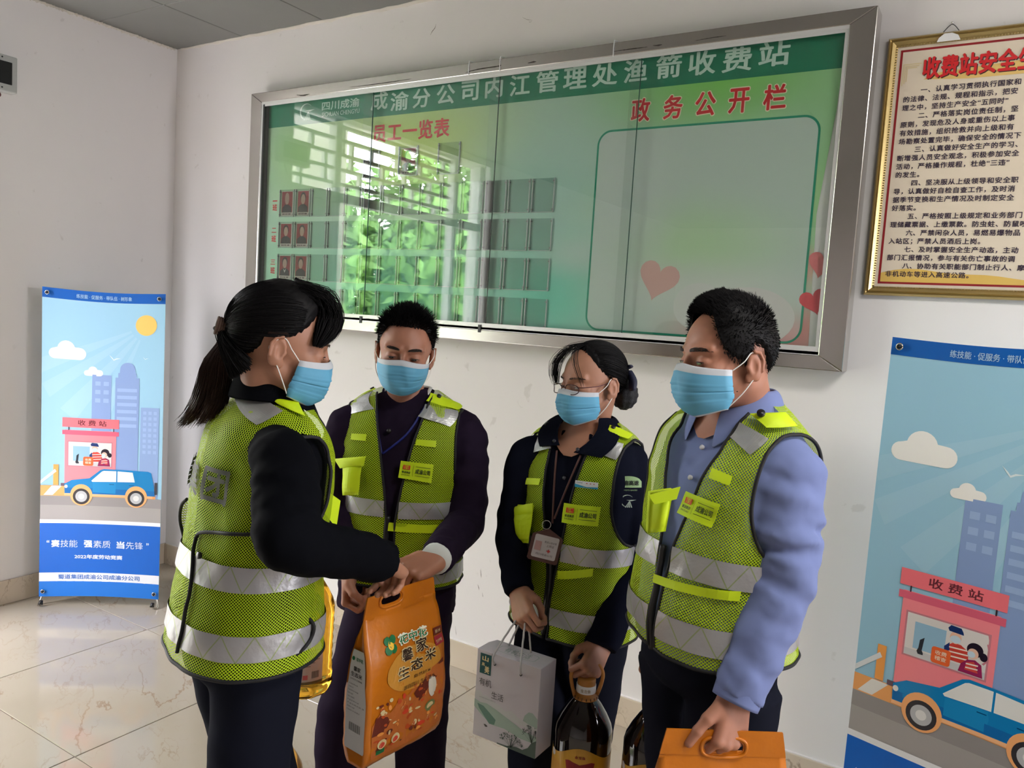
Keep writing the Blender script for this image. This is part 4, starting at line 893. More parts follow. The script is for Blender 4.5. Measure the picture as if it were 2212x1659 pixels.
def vest(ts, root, zh, xa, zu, w_open, stripes, seed, ztop, zbk, label=None, ysh=None, off=.013, flare=None, zip_=True):
    """ts torso, zh hem height, xa armhole half width, zu underarm height, w_open(z) half width of the front opening"""
    v = bpy.data.objects.new('safety_vest', None); put(v, root)
    def side(z):
        a = ts.row(z)[2]; 
        if z <= zu: return 90.
        k = min(1, (z-zu)/.13); x = a+(xa-a)*math.sin(k*pi/2)**.8 if a > xa else a
        return math.degrees(math.asin(min(1, x/a)**(ts.n/2))) if x < a else 90.
    def opening(z): a = ts.row(z)[2]; return math.degrees(math.asin(min(1, max(.002, w_open(z))/a)**(ts.n/2)))
    fl = flare or (lambda z, u: 0)
    zt = ztop
    for sgn in (1, -1):
        panel(ts, lambda z: (sgn*opening(z), sgn*max(opening(z)+.5, side(z))) if sgn > 0 else (sgn*max(opening(z)+.5, side(z)), sgn*opening(z)), zh, zt, off, M_mesh, 'front_panel', v, 70, 22, seed, flare=fl)
        Z = np.linspace(zh, zt, 40); pipe(ts, [(sgn*opening(z), z) for z in Z], off, .0035, M_pipe, 'front_binding', v, seed, 60, fl)
    panel(ts, lambda z: (180-side(z), 180+side(z)), zh, zbk, off, M_mesh, 'back_panel', v, 70, 44, seed, flare=fl)
    ztip = max(z for z in np.linspace(zu, zt, 60) if side(z) < 89.9)
    for sgn in (1, -1):
        Z = np.linspace(zu-.004, ztip, 26); pts = [(sgn*side(z), z) for z in Z]+[(sgn*(180-side(z)), z) for z in Z[::-1]]
        pipe(ts, pts, off, .0042, M_pipe, 'armhole_binding', v, seed, 90, fl)
    pipe(ts, [(u, zh+.002) for u in np.linspace(opening(zh), 360-opening(zh), 40)], off, .0042, M_pipe, 'hem_binding', v, seed, 120, fl)
    for (a, b) in stripes:
        for sgn in (1, -1):
            def bd(z, sgn=sgn):
                p, q = opening((a+b)/2)+1, side((a+b)/2); return (sgn*p, sgn*q) if sgn > 0 else (-q, -p)
            panel(ts, bd, a, b, off+.0035, M_tape, 'reflective_strip', v, 8, 30, seed, 'n', fl)
        s_ = side((a+b)/2); panel(ts, lambda z: (180-s_, 180+s_), a, b, off+.0035, M_tape, 'reflective_strip', v, 8, 60, seed, 'n', fl)
    return v, side, opening
def vpatch_strip(ts, v, bounds, z0, z1, off, seed): panel(ts, bounds, z0, z1, off, M_tape, 'reflective_strip', v, 10, 14, seed, 'n')

def sleeve_vf(pts, radii, seed, amp=.06, m=28, n=80):
    P = catmull(pts, n); R = np.interp(np.linspace(0, 1, n), np.linspace(0, 1, len(radii)), radii); g = np.random.default_rng(seed); ph = g.random(4)*6.28
    def mod(s, a):
        e = math.exp(-((s-.5)/.16)**2)+.7*math.exp(-((s-.93)/.10)**2)+.45*math.exp(-((s-.2)/.14)**2)+.25
        return amp*e*(np.sin(2*pi*s*8+2.2*np.sin(a+ph[0])+ph[1])*.6+np.sin(2*pi*s*13+2.6*np.cos(a+ph[2])+ph[3])*.35+.3*np.sin(3*a+s*9))
    return tube_vf(P, R, m, True, mod=mod)
def limb_points(lst): return [at(*p) for p in lst]

def strands(name, P, R, m, parent, sides=3, kind=None):
    """P (N,K,3) strand points, R (K,) or (N,K) radii"""
    N_, K = P.shape[:2]; R = np.broadcast_to(R, (N_, K)); T = np.gradient(P, axis=1); T /= np.linalg.norm(T, axis=2)[..., None]+1e-9
    ref = np.array([.31, .52, .79]); n = np.cross(T, ref); n /= np.linalg.norm(n, axis=2)[..., None]+1e-9; b = np.cross(T, n); V = np.stack([P+(n*cos(a)+b*sin(a))*R[..., None] for a in np.arange(sides)*2*pi/sides], 2).reshape(-1, 3)
    base = (np.arange(N_)[:, None, None, None]*K*sides+np.arange(K-1)[None, :, None, None]*sides); j = np.arange(sides)[None, None, :, None]; j2 = (j+1) % sides
    F = np.concatenate([base+j, base+j2, base+j2+sides, base+j+sides], 3).reshape(-1, 4)
    me = bpy.data.meshes.new(name); c = V.mean(0); me.vertices.add(len(V)); me.vertices.foreach_set('co', (V-c).ravel()); me.loops.add(F.size); me.loops.foreach_set('vertex_index', F.ravel().astype(np.int32)); me.polygons.add(len(F)); me.polygons.foreach_set('loop_start', np.arange(len(F), dtype=np.int32)*4)
    me.polygons.foreach_set('use_smooth', np.ones(len(F), bool)); me.materials.append(m); me.update(calc_edges=True); me.validate(); o = bpy.data.objects.new(name, me); put(o, parent); o.location = c
    o['kind'] = 'stuff'; return o

class Head:
    def __init__(s, o, heading, pitch, roll, sc=1., w=1.):
        a = rad(heading); p = rad(pitch); x = np.array([cos(a)*cos(p), sin(a)*cos(p), sin(p)]); l = np.array([-sin(a), cos(a), 0]); z = np.cross(x, l); r = rad(roll)
        s.o = np.array(o); s.x = x; s.y = cos(r)*l+sin(r)*z; s.z = np.cross(x, s.y); s.sc = sc; s.w = w
    def W(s, V): V = np.asarray(V, float)*s.sc; return s.o+V[..., 0:1]*s.x+V[..., 1:2]*s.y+V[..., 2:3]*s.z
    def local(s, P): d = np.asarray(P)-s.o; return np.stack([d @ s.x, d @ s.y, d @ s.z], -1)/s.sc
    def scalp(s, az, el, off=0.):
        """direction from the skull centre; az 0 front, + left; off metres outwards"""
        az, el = np.radians(az), np.radians(el); d = np.stack([np.cos(el)*np.cos(az), np.cos(el)*np.sin(az), np.sin(el)], -1)
        r = np.array([.096, .0765*s.w, .084]); k = 1/np.sqrt(((d/r)**2).sum(-1)); k2 = k
        return np.array([-.010, 0, .043])+d*(k2+np.asarray(off))[..., None]
def hairline(tab, az):
    a = np.abs(((np.asarray(az)+180) % 360)-180); return np.interp(a, [t[0] for t in tab], [t[1] for t in tab])
def hair_cap(H, tab, off, m, parent, name='hair_cap', bump=.0015, seed=3, ramp=.25, top=None, shape=None):
    az = np.linspace(-180, 180, 96, endpoint=False); t = np.linspace(0, 1, 36); V = []
    for k in t:
        e0 = hairline(tab, az)+2.0*np.sin(az*.9)+1.2*np.sin(az*2.3); el = e0+(89.5-e0)*k; o = off*min(1, k/ramp)**.6-.001+bump*wr(np.stack([az*.02, el*.02, az*0], -1), 14, seed)
        if top is not None: o = o+top(az, el)
        V.append(H.W(H.scalp(az, el, o)))
    mk(name, np.concatenate(V), grid_faces(36, 96, True), m, parent, True)
def face_bits(H, root, gaze=(0, -15), open_=.45, brow=1., female=False, mask=True, maskcfg=None):
    w = H.w; s_ = .0158
    for sd in (1, -1):
        c = np.array([.0735, sd*.033, .010]); A = np.linspace(-1, 1, 13); g = []
        for v in (0, .33, .66, 1):
            for a in A:
                up = 9*open_*(1-abs(a)**2.2); lo = -8*open_*(1-abs(a)**2.0); e = rad(lo+(up-lo)*v-2+a*sd*-1.5); z_ = rad(a*46+sd*6)
                g.append(c+np.array([cos(e)*cos(z_)*.0152, cos(e)*sin(z_)*.0170, sin(e)*.0140])+np.array([.0008, 0, 0]))
        mk('eye', H.W(np.array(g)), grid_faces(4, 13), M_eye, root, True)
        e = rad(gaze[1]*.5); z_ = rad(gaze[0]); ci = c+np.array([cos(e)*cos(z_)*.0152, cos(e)*sin(z_)*.0170, sin(e)*.0140]); rr = []
        for k in range(16):
            a = 2*pi*k/16; ee = e+.34*sin(a)*min(1, open_*.95); zz = z_+.44*cos(a); rr.append(c+np.array([cos(ee)*cos(zz)*.0156, cos(ee)*sin(zz)*.0174, sin(ee)*.0144])+np.array([.0009, 0, 0]))
        mk('iris', H.W(np.array(rr)), [tuple(range(16))], M_iris, root)
        lash = []; fold = []
        for a in np.linspace(-1, 1, 11):
            e = rad(9*open_*(1-abs(a)**2.2)-2+a*sd*-1.5); z_ = rad(a*48+sd*6); lash.append(c+np.array([cos(e)*cos(z_)*.0156, cos(e)*sin(z_)*.0174, sin(e)*.0144+.0006])+np.array([.0012, 0, 0]))
        V, F = tube_vf(H.W(np.array(lash)), np.interp(np.linspace(0, 1, 11), [0, .5, 1], [.0004, .0009, .0006]), 5); mk('eyelash', V, F, M_lash, root, True)
        n = int(260*brow); g2 = np.random.default_rng(11+sd); t = g2.random(n); v = (g2.random(n)-.5)
        th = .0085*np.sin(np.clip(t*.9+.1, 0, 1)*pi)**.6*(1 if not female else .6)
        x = .0955-.026*t**2.0; y = (.012+.041*t)*sd; z = .0335+.0055*np.sin(t*pi*.75)-.003*t+v*th
        B = np.stack([x, y, z], -1); dr = np.stack([-.3*t, sd*np.ones(n), .45-.9*t], -1)*.0065; Pn = np.stack([B, B+dr*.5+np.array([.0008, 0, 0]), B+dr], 1)
        # push the roots onto the brow surface
        strands('eyebrow', H.W(Pn), np.array([.00045, .0004, .0001]), M_brow, root)
    if mask:
        mc = dict(zt=-.003, zb=-.103, fx=.118, half=.076); mc.update(maskcfg or {})
        m_ = bpy.data.objects.new('face_mask', None); put(m_, root); U = np.linspace(-1, 1, 41); Vv = np.linspace(0, 1, 40); V = []; UV = []; mi = []
        for v in Vv:
            z0 = mc['zt']+(mc['zb']-mc['zt'])*v
            fx = np.interp(v, [0, .12, .35, .6, .8, .93, 1], [.108, .117, .122, .117, .108, .094, .076])+mc['fx']-.118; hw = np.interp(v, [0, .3, .6, .85, 1], [.0735, .0725, .069, .062, .056])*w*mc['half']/.076
            bx = np.interp(v, [0, .4, .7, 1], [.036, .032, .028, .034])
            a = np.abs(U); x = bx+(fx-bx)*(1-a**2.7)**.80; y = hw*U; z = z0+.010*(1-a**1.5)*(1-v)-.004*a*(v < .5)+(-.002*(1-a)+.016*a**1.8)*v**1.6
            pl = 0
            for pv in (.38, .58, .76): pl = pl+.0032*np.clip(1-abs(v-pv)/.05, 0, 1)*np.where(v < pv, 1, -.3)*(1-.3*a)
            cr = .0030*wr(np.stack([U*.05, np.full(41, v*.09), 0*U], -1), 60, 9)+.0014*wr(np.stack([U*.05, np.full(41, v*.09), 0*U], -1), 130, 4)
            V.append(H.W(np.stack([x+pl+cr*(1-a*.5), y*(1+pl*2), z], -1)))
        V = np.concatenate(V); F = grid_faces(40, 41); mi = [1 if (f[0]//41 < 5 or f[0]//41 > 37) else 0 for f in F]
        o = mk('mask_sheet', V, F, [M_maskb, M_maskw], m_, True, mi=mi); md = o.modifiers.new('solid', 'SOLIDIFY'); md.thickness = .0012; md.offset = -1
        for k in (-1, 1):
            for dz in (.0, -.0055): 
                pass
        for sd in (1, -1):
            top = V.reshape(40, 41, 3)[1, 40 if sd > 0 else 0]; bot = V.reshape(40, 41, 3)[36, 40 if sd > 0 else 0]
            ear_t = H.W(np.array([-.006, sd*.0835*w, .028])); ear_b = H.W(np.array([-.004, sd*.0815*w, -.031])); back = H.W(np.array([-.030, sd*.084*w, .004]))
            tube('ear_loop', [top, (top+ear_t)/2+H.y*sd*.006, ear_t, back, ear_b, (bot+ear_b)/2+H.y*sd*.005, bot], .00125, M_loop, m_, 6, 44)

def legs(root, ts, hips, feet, m, r=(.095, .068, .058, .06), seed=0, waist_z=None, shoe=True, pel=None):
    """hips/feet lists of two world points; trousers as one garment, shoes under them"""
    parts = []; 
    for h_, k_, f_ in zip(hips, feet[0], feet[1]): parts.append(sleeve_vf([h_, (np.array(h_)+k_)/2, k_, (np.array(k_)+f_)/2, f_], r, seed+int(h_[0]*100) % 50, .025, 28, 70))
    zc = waist_z; c = (np.array(hips[0])+hips[1])/2; a = pel or (.165, .115); V = []; nu = 40; tt = np.linspace(0, 2*pi, nu, endpoint=False); Zs = np.linspace(hips[0][2]-.03, zc, 12)
    for i, z in enumerate(Zs):
        k = min(1, .80+.2*i/3); x = (np.cos(tt)*a[1]*k); y = np.sin(tt)*a[0]*k; V.append(np.stack([c[0]+x*ts.F[0]+y*ts.L[0], c[1]+x*ts.F[1]+y*ts.L[1], np.full(nu, z)], 1))
    F = grid_faces(12, nu, True); F.append(tuple(range(nu))[::-1]); F.append(tuple(11*nu+q for q in range(nu))); parts.append((np.concatenate(V), F))
    V, F = remesh(parts, .009, 5); V = V+vnormals(V, F)*(.003*wr(V, 22, seed))[:, None]; mk('trousers', V, F, m, root, True)
    for f_ in feet[1]:
        d = np.array([*ts.F, 0]); l = np.array([*ts.L, 0]); prof = [(-.07, .028, .05), (-.05, .036, .075), (0, .038, .085), (.06, .042, .06), (.12, .046, .045), (.165, .040, .034), (.19, .02, .02)]; V = []
        for (x, w_, h_) in prof:
            for t in np.linspace(0, pi, 10): V.append(np.array([f_[0], f_[1], 0])+d*x+l*w_*cos(t)+np.array([0, 0, .004+h_*sin(t)]))
        F = grid_faces(7, 10)+[(k*10, (k+1)*10, (k+1)*10+9, k*10+9) for k in range(6)]+[tuple(range(10)), tuple(60+q for q in range(10))]; mk('shoe', V, F, M_shoe, root, True)
def jacket(root, ts, arms, m, name='jacket', seed=0, vox=.0062, amp=.055, extra=()):
    parts = [ts.mesh(off=.004)]+[sleeve_vf(p, r, seed+i, amp) for i, (p, r) in enumerate(arms)]+list(extra)
    V, F = remesh(parts, vox, 5); V = V+vnormals(V, F)*(.0026*wr(V*np.array([1, 1, 1.6]), 26, seed)+.0012*wr(V, 70, seed+3))[:, None]; mk(name, V, F, m, root, True)
def collar(root, ts, cz, cf, r, gap, h, fall, spread, m, name='collar', tip=.03, lean=0, stand=.012):
    """fold-over collar round the neck; gap half-angle (deg) of the opening in front"""
    n = 44; U = np.linspace(gap, 360-gap, n); rows = []
    for j, v in enumerate((0, .5, 1, 1.25, 1.6, 2.2, 3)):
        P = []
        for u in U:
            t = rad(u); fr = max(0, cos(t)); k = abs(u-180)/(180-gap)
            if v <= 1: rr = r*(1.08-.05*v); z = cz+(h*v)*(1-.25*k**3)-.040*fr
            else:
                q = (v-1)/2; dr = fall*(1+tip/fall*k**6); rr = r*1.03+stand*min(1, q*3)+spread*q*(.55+.6*k**2); z = cz+h*(1-.25*k**3)-.040*fr-dr*max(0, q-.08)
            P.append([ts.c[0]+(cf+rr*cos(t))*ts.F[0]+rr*sin(t)*ts.L[0]+lean*0, ts.c[1]+(cf+rr*cos(t))*ts.F[1]+rr*sin(t)*ts.L[1], z])
        rows.append(P)
    o = mk(name, np.array(rows).reshape(-1, 3), grid_faces(7, n), m, root, True); md = o.modifiers.new('solid', 'SOLIDIFY'); md.thickness = .002; md.offset = 0; sb = o.modifiers.new('sub', 'SUBSURF'); sb.levels = 1; sb.render_levels = 1; return o
def snap(ts, x, y, parent, off=.018, r=.0065):
    u, z = ts.pick(x, y); P = ts.S(np.array([u, u]), np.array([z, z]), np.array([off-.003, off+.003])); V, F = tube_vf(P, r, 14); mk('snap_button', V, F, M_black, parent, True)

# ------------------------------------------------------------------ person A: woman with the ponytail (left)
def build_body(root, H, head_kw, m, hands, torso_core, neck_base, nr, extra=()):
    """one continuous skin mesh: head and neck, chest, hands with forearms"""
    kw = dict(head_kw); kw['neck'] = (tuple(H.local(np.array(neck_base))), nr); V, F = head_sdf(**kw); mb = MB(); mb.add(H.W(V), F)
    for V, F in hands: mb.add(V, F)
    for V, F in extra: mb.add(V, F)
    V, F = torso_core; mb.add(V, F); return mb.build('body', m, root, True)

def neckline(ts, zb, zt, ub, ut, off=.004):
    """bare skin in an open neckline: part of the body surface lying on the chest"""
    Z = np.linspace(zb, zt, 14); V = []
    for z in Z:
        k = (z-zb)/(zt-zb); U = np.linspace(-1, 1, 11)*(ub+(ut-ub)*k); V.append(ts.S(U, np.full(11, z), np.full(11, off)))
    return np.concatenate(V), grid_faces(14, 11)

# ------------------------------------------------------------------ person B: man in the purple jacket (facing the camera)
DEG = math.degrees(YAW)
def xy(p): return p[0], p[1]
def man_purple():
    c = at(872, 1000, 2.42); ts = Torso(*xy(c), DEG-94, [
        (.76, 0, 0, .188, .128, .125), (.86, 0, 0, .186, .130, .122), (1.00, 0, 0, .180, .130, .115), (1.14, .004, 0, .186, .125, .118), (1.25, .004, 0, .192, .118, .120),
        (1.32, -.002, 0, .188, .105, .112), (1.362, -.008, 0, .175, .092, .102), (1.393, -.014, 0, .142, .077, .090), (1.416, -.020, 0, .100, .065, .074), (1.432, -.022, 0, .072, .058, .062), (1.445, -.022, 0, .064, .055, .056)])
    root = empty('person', (c[0], c[1], 0), 'man in dark purple jacket and lime vest facing the camera, hands at the rice bag', 'person', 'people in lime safety vests')
    H = Head(at(874, 768, 2.36), DEG-85, -8, -4, 1.0, 1.03)
    sl, el, wl = at(1000, 935, 2.42), at(1006, 1125, 2.34), at(943, 1205, 2.06)
    sr_, er, wr_ = at(752, 925, 2.40), at(728, 1085, 2.38), at(752, 1230, 2.30)
    ni = lambda q, k: q*(1-k)+np.array([c[0], c[1], q[2]])*k+np.array([0, 0, .018])
    jacket(root, ts, [([ni(sl, .5), sl, (sl*.55+el*.45)+np.array([.01, 0, 0]), el, (el+wl)/2, wl], [.052, .066, .066, .058, .052, .046]), ([ni(sr_, .5), sr_, (sr_+er)/2, er, (er+wr_)/2, wr_], [.052, .066, .064, .056, .050, .044])], M_purple, seed=11, amp=.06)
    # left hand gripping the bag top
    d = at(880, 1232, 1.99)-wl; V, F = hand_mesh(-1, ((75, 80, 40), (72, 82, 45), (68, 84, 45), (62, 84, 45)), sc=1.0, thumb=((.028, .034, -.010), (.055, .044, -.020), (.078, .030, -.040), (.092, .012, -.050)))
    HL = (place(V, frame(wl+d*.03, d, at(900, 1120, 1.90)-at(900, 1215, 2.0))), F)
    d = np.array([.02, -.01, -1.]); V, F = hand_mesh(1, (60, 75, 40)); HR = (place(V, frame(wr_, d, -CR)), F)
    build_body(root, H, dict(w=1.03, jaw=1.06), M_skinA, [HL, HR], ts.mesh(off=.03), ts.S0(0, 1.36)*.5+ts.S0(180, 1.36)*.5+np.array([0, 0, .0]), .058)
    # shirt cuff
    k = wl-el; k /= np.linalg.norm(k); tube('shirt_cuff', [wl-k*.02, wl+k*.014], [.0415, .0405], mat('white_shirt', (.6, .62, .6), .8), root, 24, 4)
    collar(root, ts, 1.405, -.018, .064, 22, .036, .004, .002, M_purple, 'jacket_collar', .002)
    collar(root, ts, 1.408, -.018, .058, 16, .040, .002, .0, mat('white_shirt', (.6, .62, .6), .8), 'shirt_collar', .002)
    tube('jacket_button', [ts.S0(-6, 1.325)+np.array([*ts.F, 0])*.004, ts.S0(-6, 1.325)+np.array([*ts.F, 0])*.010], .007, M_black, root, 12, 2)
    v, side, opn = vest(ts, root, .865, .160, 1.12, lambda z: np.interp(z, [.8, 1.06, 1.16, 1.28, 1.36, 1.42], [.010, .012, .024, .046, .066, .080]), [(1.078, 1.126), (.882, .928)], 21, 1.415, 1.425)
    S_ = lambda q, o=.017, m=M_tape, n='reflective_strip', **k: patch(ts, q, o, m, n, v, **k)
    S_([(748, 866), (806, 852), (810, 885), (747, 898)]); S_([(918, 874), (988, 890), (972, 922), (903, 900)])
    S_([(766, 852), (812, 838), (814, 846), (764, 863)], .019, M_lime, 'epaulette'); S_([(928, 852), (995, 878), (985, 888), (920, 868)], .019, M_lime, 'epaulette')
    snap(ts, 806, 843, v, .022); snap(ts, 946, 861, v, .022)
    S_([(762, 937), (794, 939), (792, 953), (760, 950)], .019, M_lime, 'fabric_tab'); S_([(900, 950), (942, 953), (940, 967), (897, 962)], .019, M_lime, 'fabric_tab')
    f = S_([(867, 995), (936, 1003), (931, 1043), (861, 1031)], .019, M_lime, 'name_badge'); badge_print(f, v)
    S_([(750, 1000), (788, 1000), (783, 1066), (750, 1068)], .030, M_lime, 'chest_pocket', bulge=.014); S_([(738, 990), (798, 985), (794, 1004), (748, 1010)], .036, M_lime, 'pocket_flap', bulge=.006)
    S_([(840, 1128), (945, 1132), (942, 1150), (838, 1146)], .018, M_lime, 'lower_pocket')
    pipe(ts, [(-2, .87), (-3, 1.0), (-2, 1.08)], .008, .009, M_black, 'zipper', v, 21)
    # blue lanyard
    P = [ts.S(np.array([u]), np.array([z]), np.array([.006]))[0] for u, z in (ts.pick(812, 880), ts.pick(815, 930), ts.pick(823, 980))]; tube('lanyard', P, .0035, flat(20, 30, 110), root, 5)
    P = [ts.S(np.array([u]), np.array([z]), np.array([.006]))[0] for u, z in (ts.pick(922, 870), ts.pick(880, 935), ts.pick(825, 980))]; tube('lanyard', P, .0035, flat(20, 30, 110), root, 5)
    face_bits(H, root, (-4, -20), .55, 1.1)
    tab = [(0, 36), (30, 36), (48, 32), (58, 14), (75, -4), (88, -14), (105, -6), (130, -30), (180, -46)]
    tp = lambda az, el: .010*np.clip((el-20)/50, 0, 1)*np.where(np.abs(az) < 200, 1, 1)
    hair_cap(H, tab, .007, M_hair, root, top=tp)
    g = np.random.default_rng(4); n = 5200; az = g.random(n)*360-180; e0 = hairline(tab, az); el = e0+(90-e0)*g.random(n)**1.15; ln = .006+.020*np.clip((el-5)/45, 0, 1)+.012*g.random(n)*(el > 10); b0 = H.scalp(az, el, .002); b1 = H.scalp(az, el, .03)-H.scalp(az, el, 0); b1 /= np.linalg.norm(b1, axis=1)[:, None]
    dr = b1+g.normal(size=(n, 3))*.22+np.array([.35, 0, .25])*np.clip(el/60, 0, 1)[:, None]*np.cos(np.radians(az))[:, None].clip(0, 1)-np.array([0, 0, .8])*np.clip((30-el)/50, 0, 1)[:, None]; dr /= np.linalg.norm(dr, axis=1)[:, None]; q = b0+dr*ln[:, None]
    strands('hair', H.W(np.stack([b0, b0+dr*ln[:, None]*.5+b1*.001, q], 1)), np.array([.0009, .0007, .0002]), M_hair, root)
    hp = [at(830, 1290, 2.42), at(905, 1290, 2.46)]; hp = [np.array([p[0], p[1], .84]) for p in hp]
    a, b = at(735, 1659, 2.38), at(905, 1659, 2.45); d = np.array([*ts.F, 0])*.0
    legs(root, ts, hp, ([np.array([a[0]+.01, a[1], .46]), np.array([b[0], b[1], .46])], [np.array([a[0], a[1], .07]), np.array([b[0]+.01, b[1], .07])]), M_purple, (.100, .088, .078, .075), 5, .92)
    return root, ts, H
man_purple()

# ------------------------------------------------------------------ person A: woman with the ponytail
def ni_(c, k0=.5):
    return lambda q, k=k0: q*(1-k)+np.array([c[0], c[1], q[2]])*k+np.array([0, 0, .018])
def gather(H, tab, tie, n, K, off, m, parent, seed, name='hair', azr=(-180, 180), r=.0009, lift=.004, side_lim=None):
    """long hair combed over the scalp from the hairline towards a tie point (local)"""
    g = np.random.default_rng(seed); az = azr[0]+(azr[1]-azr[0])*g.random(n); e0 = hairline(tab, az); el = e0+(88-e0)*g.random(n)**1.3
    C0 = np.array([-.010, 0, .043]); d0 = np.stack([np.cos(np.radians(el))*np.cos(np.radians(az)), np.cos(np.radians(el))*np.sin(np.radians(az)), np.sin(np.radians(el))], -1)
    dt = np.array(tie)-C0; rt = np.linalg.norm(dt); dt = dt/rt; R = np.array([.096, .0765*H.w, .084]); t = np.linspace(0, 1, K); om = np.arccos(np.clip(d0 @ dt, -1, 1)); P = []
    hl = lift*g.random(n)
    for k in t:
        s = np.sin(om)+1e-6; d = (np.sin((1-k)*om)/s)[:, None]*d0+(np.sin(k*om)/s)[:, None]*dt; d /= np.linalg.norm(d, axis=1)[:, None]; rr = 1/np.sqrt(((d/R)**2).sum(1)); o = off*np.minimum(1, k*5+.1+(el-e0)/30)+hl*sin(pi*k); w = k**7
        P.append(C0+d*((rr+o)*(1-w)+rt*w)[:, None])
    return strands(name, H.W(np.stack(P, 1)), np.interp(t, [0, .1, .9, 1], [.0003, r, r, r*.7]), m, parent)
def woman_ponytail():
    c = at(556, 1020, 1.80); ts = Torso(*xy(c), DEG+42, [
        (.885, -.020, 0, .185, .135, .130), (1.0, -.015, 0, .180, .135, .125), (1.12, -.008, 0, .172, .130, .118), (1.24, .005, 0, .178, .130, .118), (1.33, .018, 0, .178, .118, .118),
        (1.385, .022, 0, .165, .098, .108), (1.42, .026, 0, .132, .076, .088), (1.445, .032, 0, .094, .060, .070), (1.465, .038, 0, .068, .054, .058), (1.478, .042, 0, .058, .050, .052)])
    root = empty('person', (c[0], c[1], 0), 'woman with a long ponytail and lime vest turned away, gripping the rice bag', 'person', 'people in lime safety vests')
    H = Head(at(604, 756, 1.75), DEG+22, -13, 0, 1.05, .98); ni = ni_(c)
    sr_, er, wr_ = at(612, 1000, 1.63), at(628, 1170, 1.53), at(832, 1212, 1.76); sl, el, wl = at(640, 960, 1.92), at(640, 1120, 1.98), at(650, 1195, 2.0)
    jacket(root, ts, [([ni(sr_), sr_, (sr_*.5+er*.5), er, (er*.5+wr_*.5), wr_], [.050, .066, .070, .064, .054, .047]), ([ni(sl), sl, el, wl], [.055, .060, .050, .044])], M_navy, seed=31, amp=.05)
    d = at(868, 1240, 1.90)-wr_; V, F = hand_mesh(1, ((58, 62, 30), (55, 66, 32), (55, 66, 32), (52, 66, 32)), sc=.95, thumb=((.028, .034, -.010), (.055, .046, -.018), (.080, .036, -.030), (.098, .022, -.040)))
    HR = (place(V, frame(wr_, d, at(868, 1180, 1.80)-at(868, 1240, 1.86))), F)
    V, F = hand_mesh(-1, (75, 85, 40), sc=.95); HL = (place(V, frame(wl, [0, 0, -1.], CR)), F)
    nb_ = ts.S0(0, 1.43)*.45+ts.S0(180, 1.43)*.55
    build_body(root, H, dict(w=.98, jaw=.92, female=True), M_skinB, [HR, HL], ts.mesh(off=.03), nb_, .046)
    collar(root, ts, 1.482, .030, .064, 34, .046, .070, .034, M_navy, 'jacket_collar', .025)
    wop = lambda z: np.interp(z, [.8, 1.06, 1.16, 1.28, 1.36, 1.45], [.010, .012, .024, .046, .066, .072])
    fl = lambda z, u: .012*np.clip((1.2-z)/.3, 0, 1)*(1+np.sin(np.radians(u)*2+1))
    v, side, opn = vest(ts, root, .895, .160, 1.165, wop, [(1.075, 1.128), (.935, .988)], 41, 1.435, 1.445, flare=fl, off=.015)
    S_ = lambda q, o=.019, m=M_tape, n='reflective_strip', **k: patch(ts, q, o, m, n, v, **k)
    S_([(515, 861), (572, 862), (610, 893), (556, 921)], .019); S_([(582, 862), (640, 872), (655, 905), (600, 880)], .022, M_lime, 'epaulette', bulge=.004)
    # pocket on the far front, seen edge-on
    q = [at(707, 1062, 1.78), at(735, 1082, 1.82), at(726, 1140, 1.82), at(702, 1110, 1.78)]; mk('pocket_flap', np.array([*q, *[p+CF*.004 for p in q]]), [(0, 1, 2, 3), (7, 6, 5, 4), (0, 4, 5, 1), (1, 5, 6, 2), (2, 6, 7, 3), (3, 7, 4, 0)], M_lime, v)
    # grey company lettering across the back
    uR, zb_ = ts.pick(489, 1093); zt_ = ts.pick(486, 1018)[1]; uR = uR % 360; R = .215; Wt = .43; hgt = zt_-zb_
    def g(V):
        V = np.asarray(V, float); u = uR-math.degrees(Wt/R)+np.degrees(V[:, 0]/R); z = zb_+V[:, 1]; P = ts.S(u, z, 0)
        return ts.S(u, z, .0215+offwr(P, 41)+fl(z, u)+V[:, 2])
    M_grey = mat('grey_vinyl_print', (.075, .08, .06), .7)
    for k, ch in enumerate('蜀道集团'): 
        V0, F0 = text_fit(ch, .092, hgt); V0, F0 = refine(V0, F0, .012); mm = MB()
        for q, (dx, dy) in enumerate(((0, 0), (.0022, 0), (-.0022, 0), (0, .0022), (0, -.0022))): mm.add(V0+np.array([dx, dy, q*.5]), F0)
        decal('back_lettering', np.concatenate(mm.V), mm.F, g, 0, M_grey, v, k*.112, 0)
    # binding of the overlapping side panels, and the loose back flap at the far side
    def bind(pts, n='panel_binding'):
        q = []
        for (x, y) in pts: u, z = ts.pick(x, y); q.append((u % 360, z))
        pipe(ts, q, .021, .0042, M_pipe, n, v, 41, 60, fl)
    bind([(640, 1135), (560, 1150), (480, 1150), (438, 1152), (432, 1185), (430, 1260), (420, 1330), (408, 1405)])
    snap(ts, 447, 1198, v, .030, .0075); snap(ts, 432, 1362, v, .030, .0075)
    A = [at(*p) for p in ((404, 1078, 1.86), (392, 1092, 1.88), (389, 1125, 1.90), (400, 1180, 1.90), (398, 1250, 1.90), (386, 1330, 1.90))]; B = [at(*p) for p in ((425, 1080, 1.84), (424, 1110, 1.85), (424, 1150, 1.86), (420, 1200, 1.86), (416, 1260, 1.86), (410, 1335, 1.86))]
    A = catmull(A, 24); B = catmull(B, 24); V = np.concatenate([A*(1-k)+B*k+CF*.012*sin(pi*k) for k in np.linspace(0, 1, 6)]); UV = np.concatenate([np.stack([np.full(24, k*.03), A[:, 2]], 1) for k in np.linspace(0, 1, 6)])
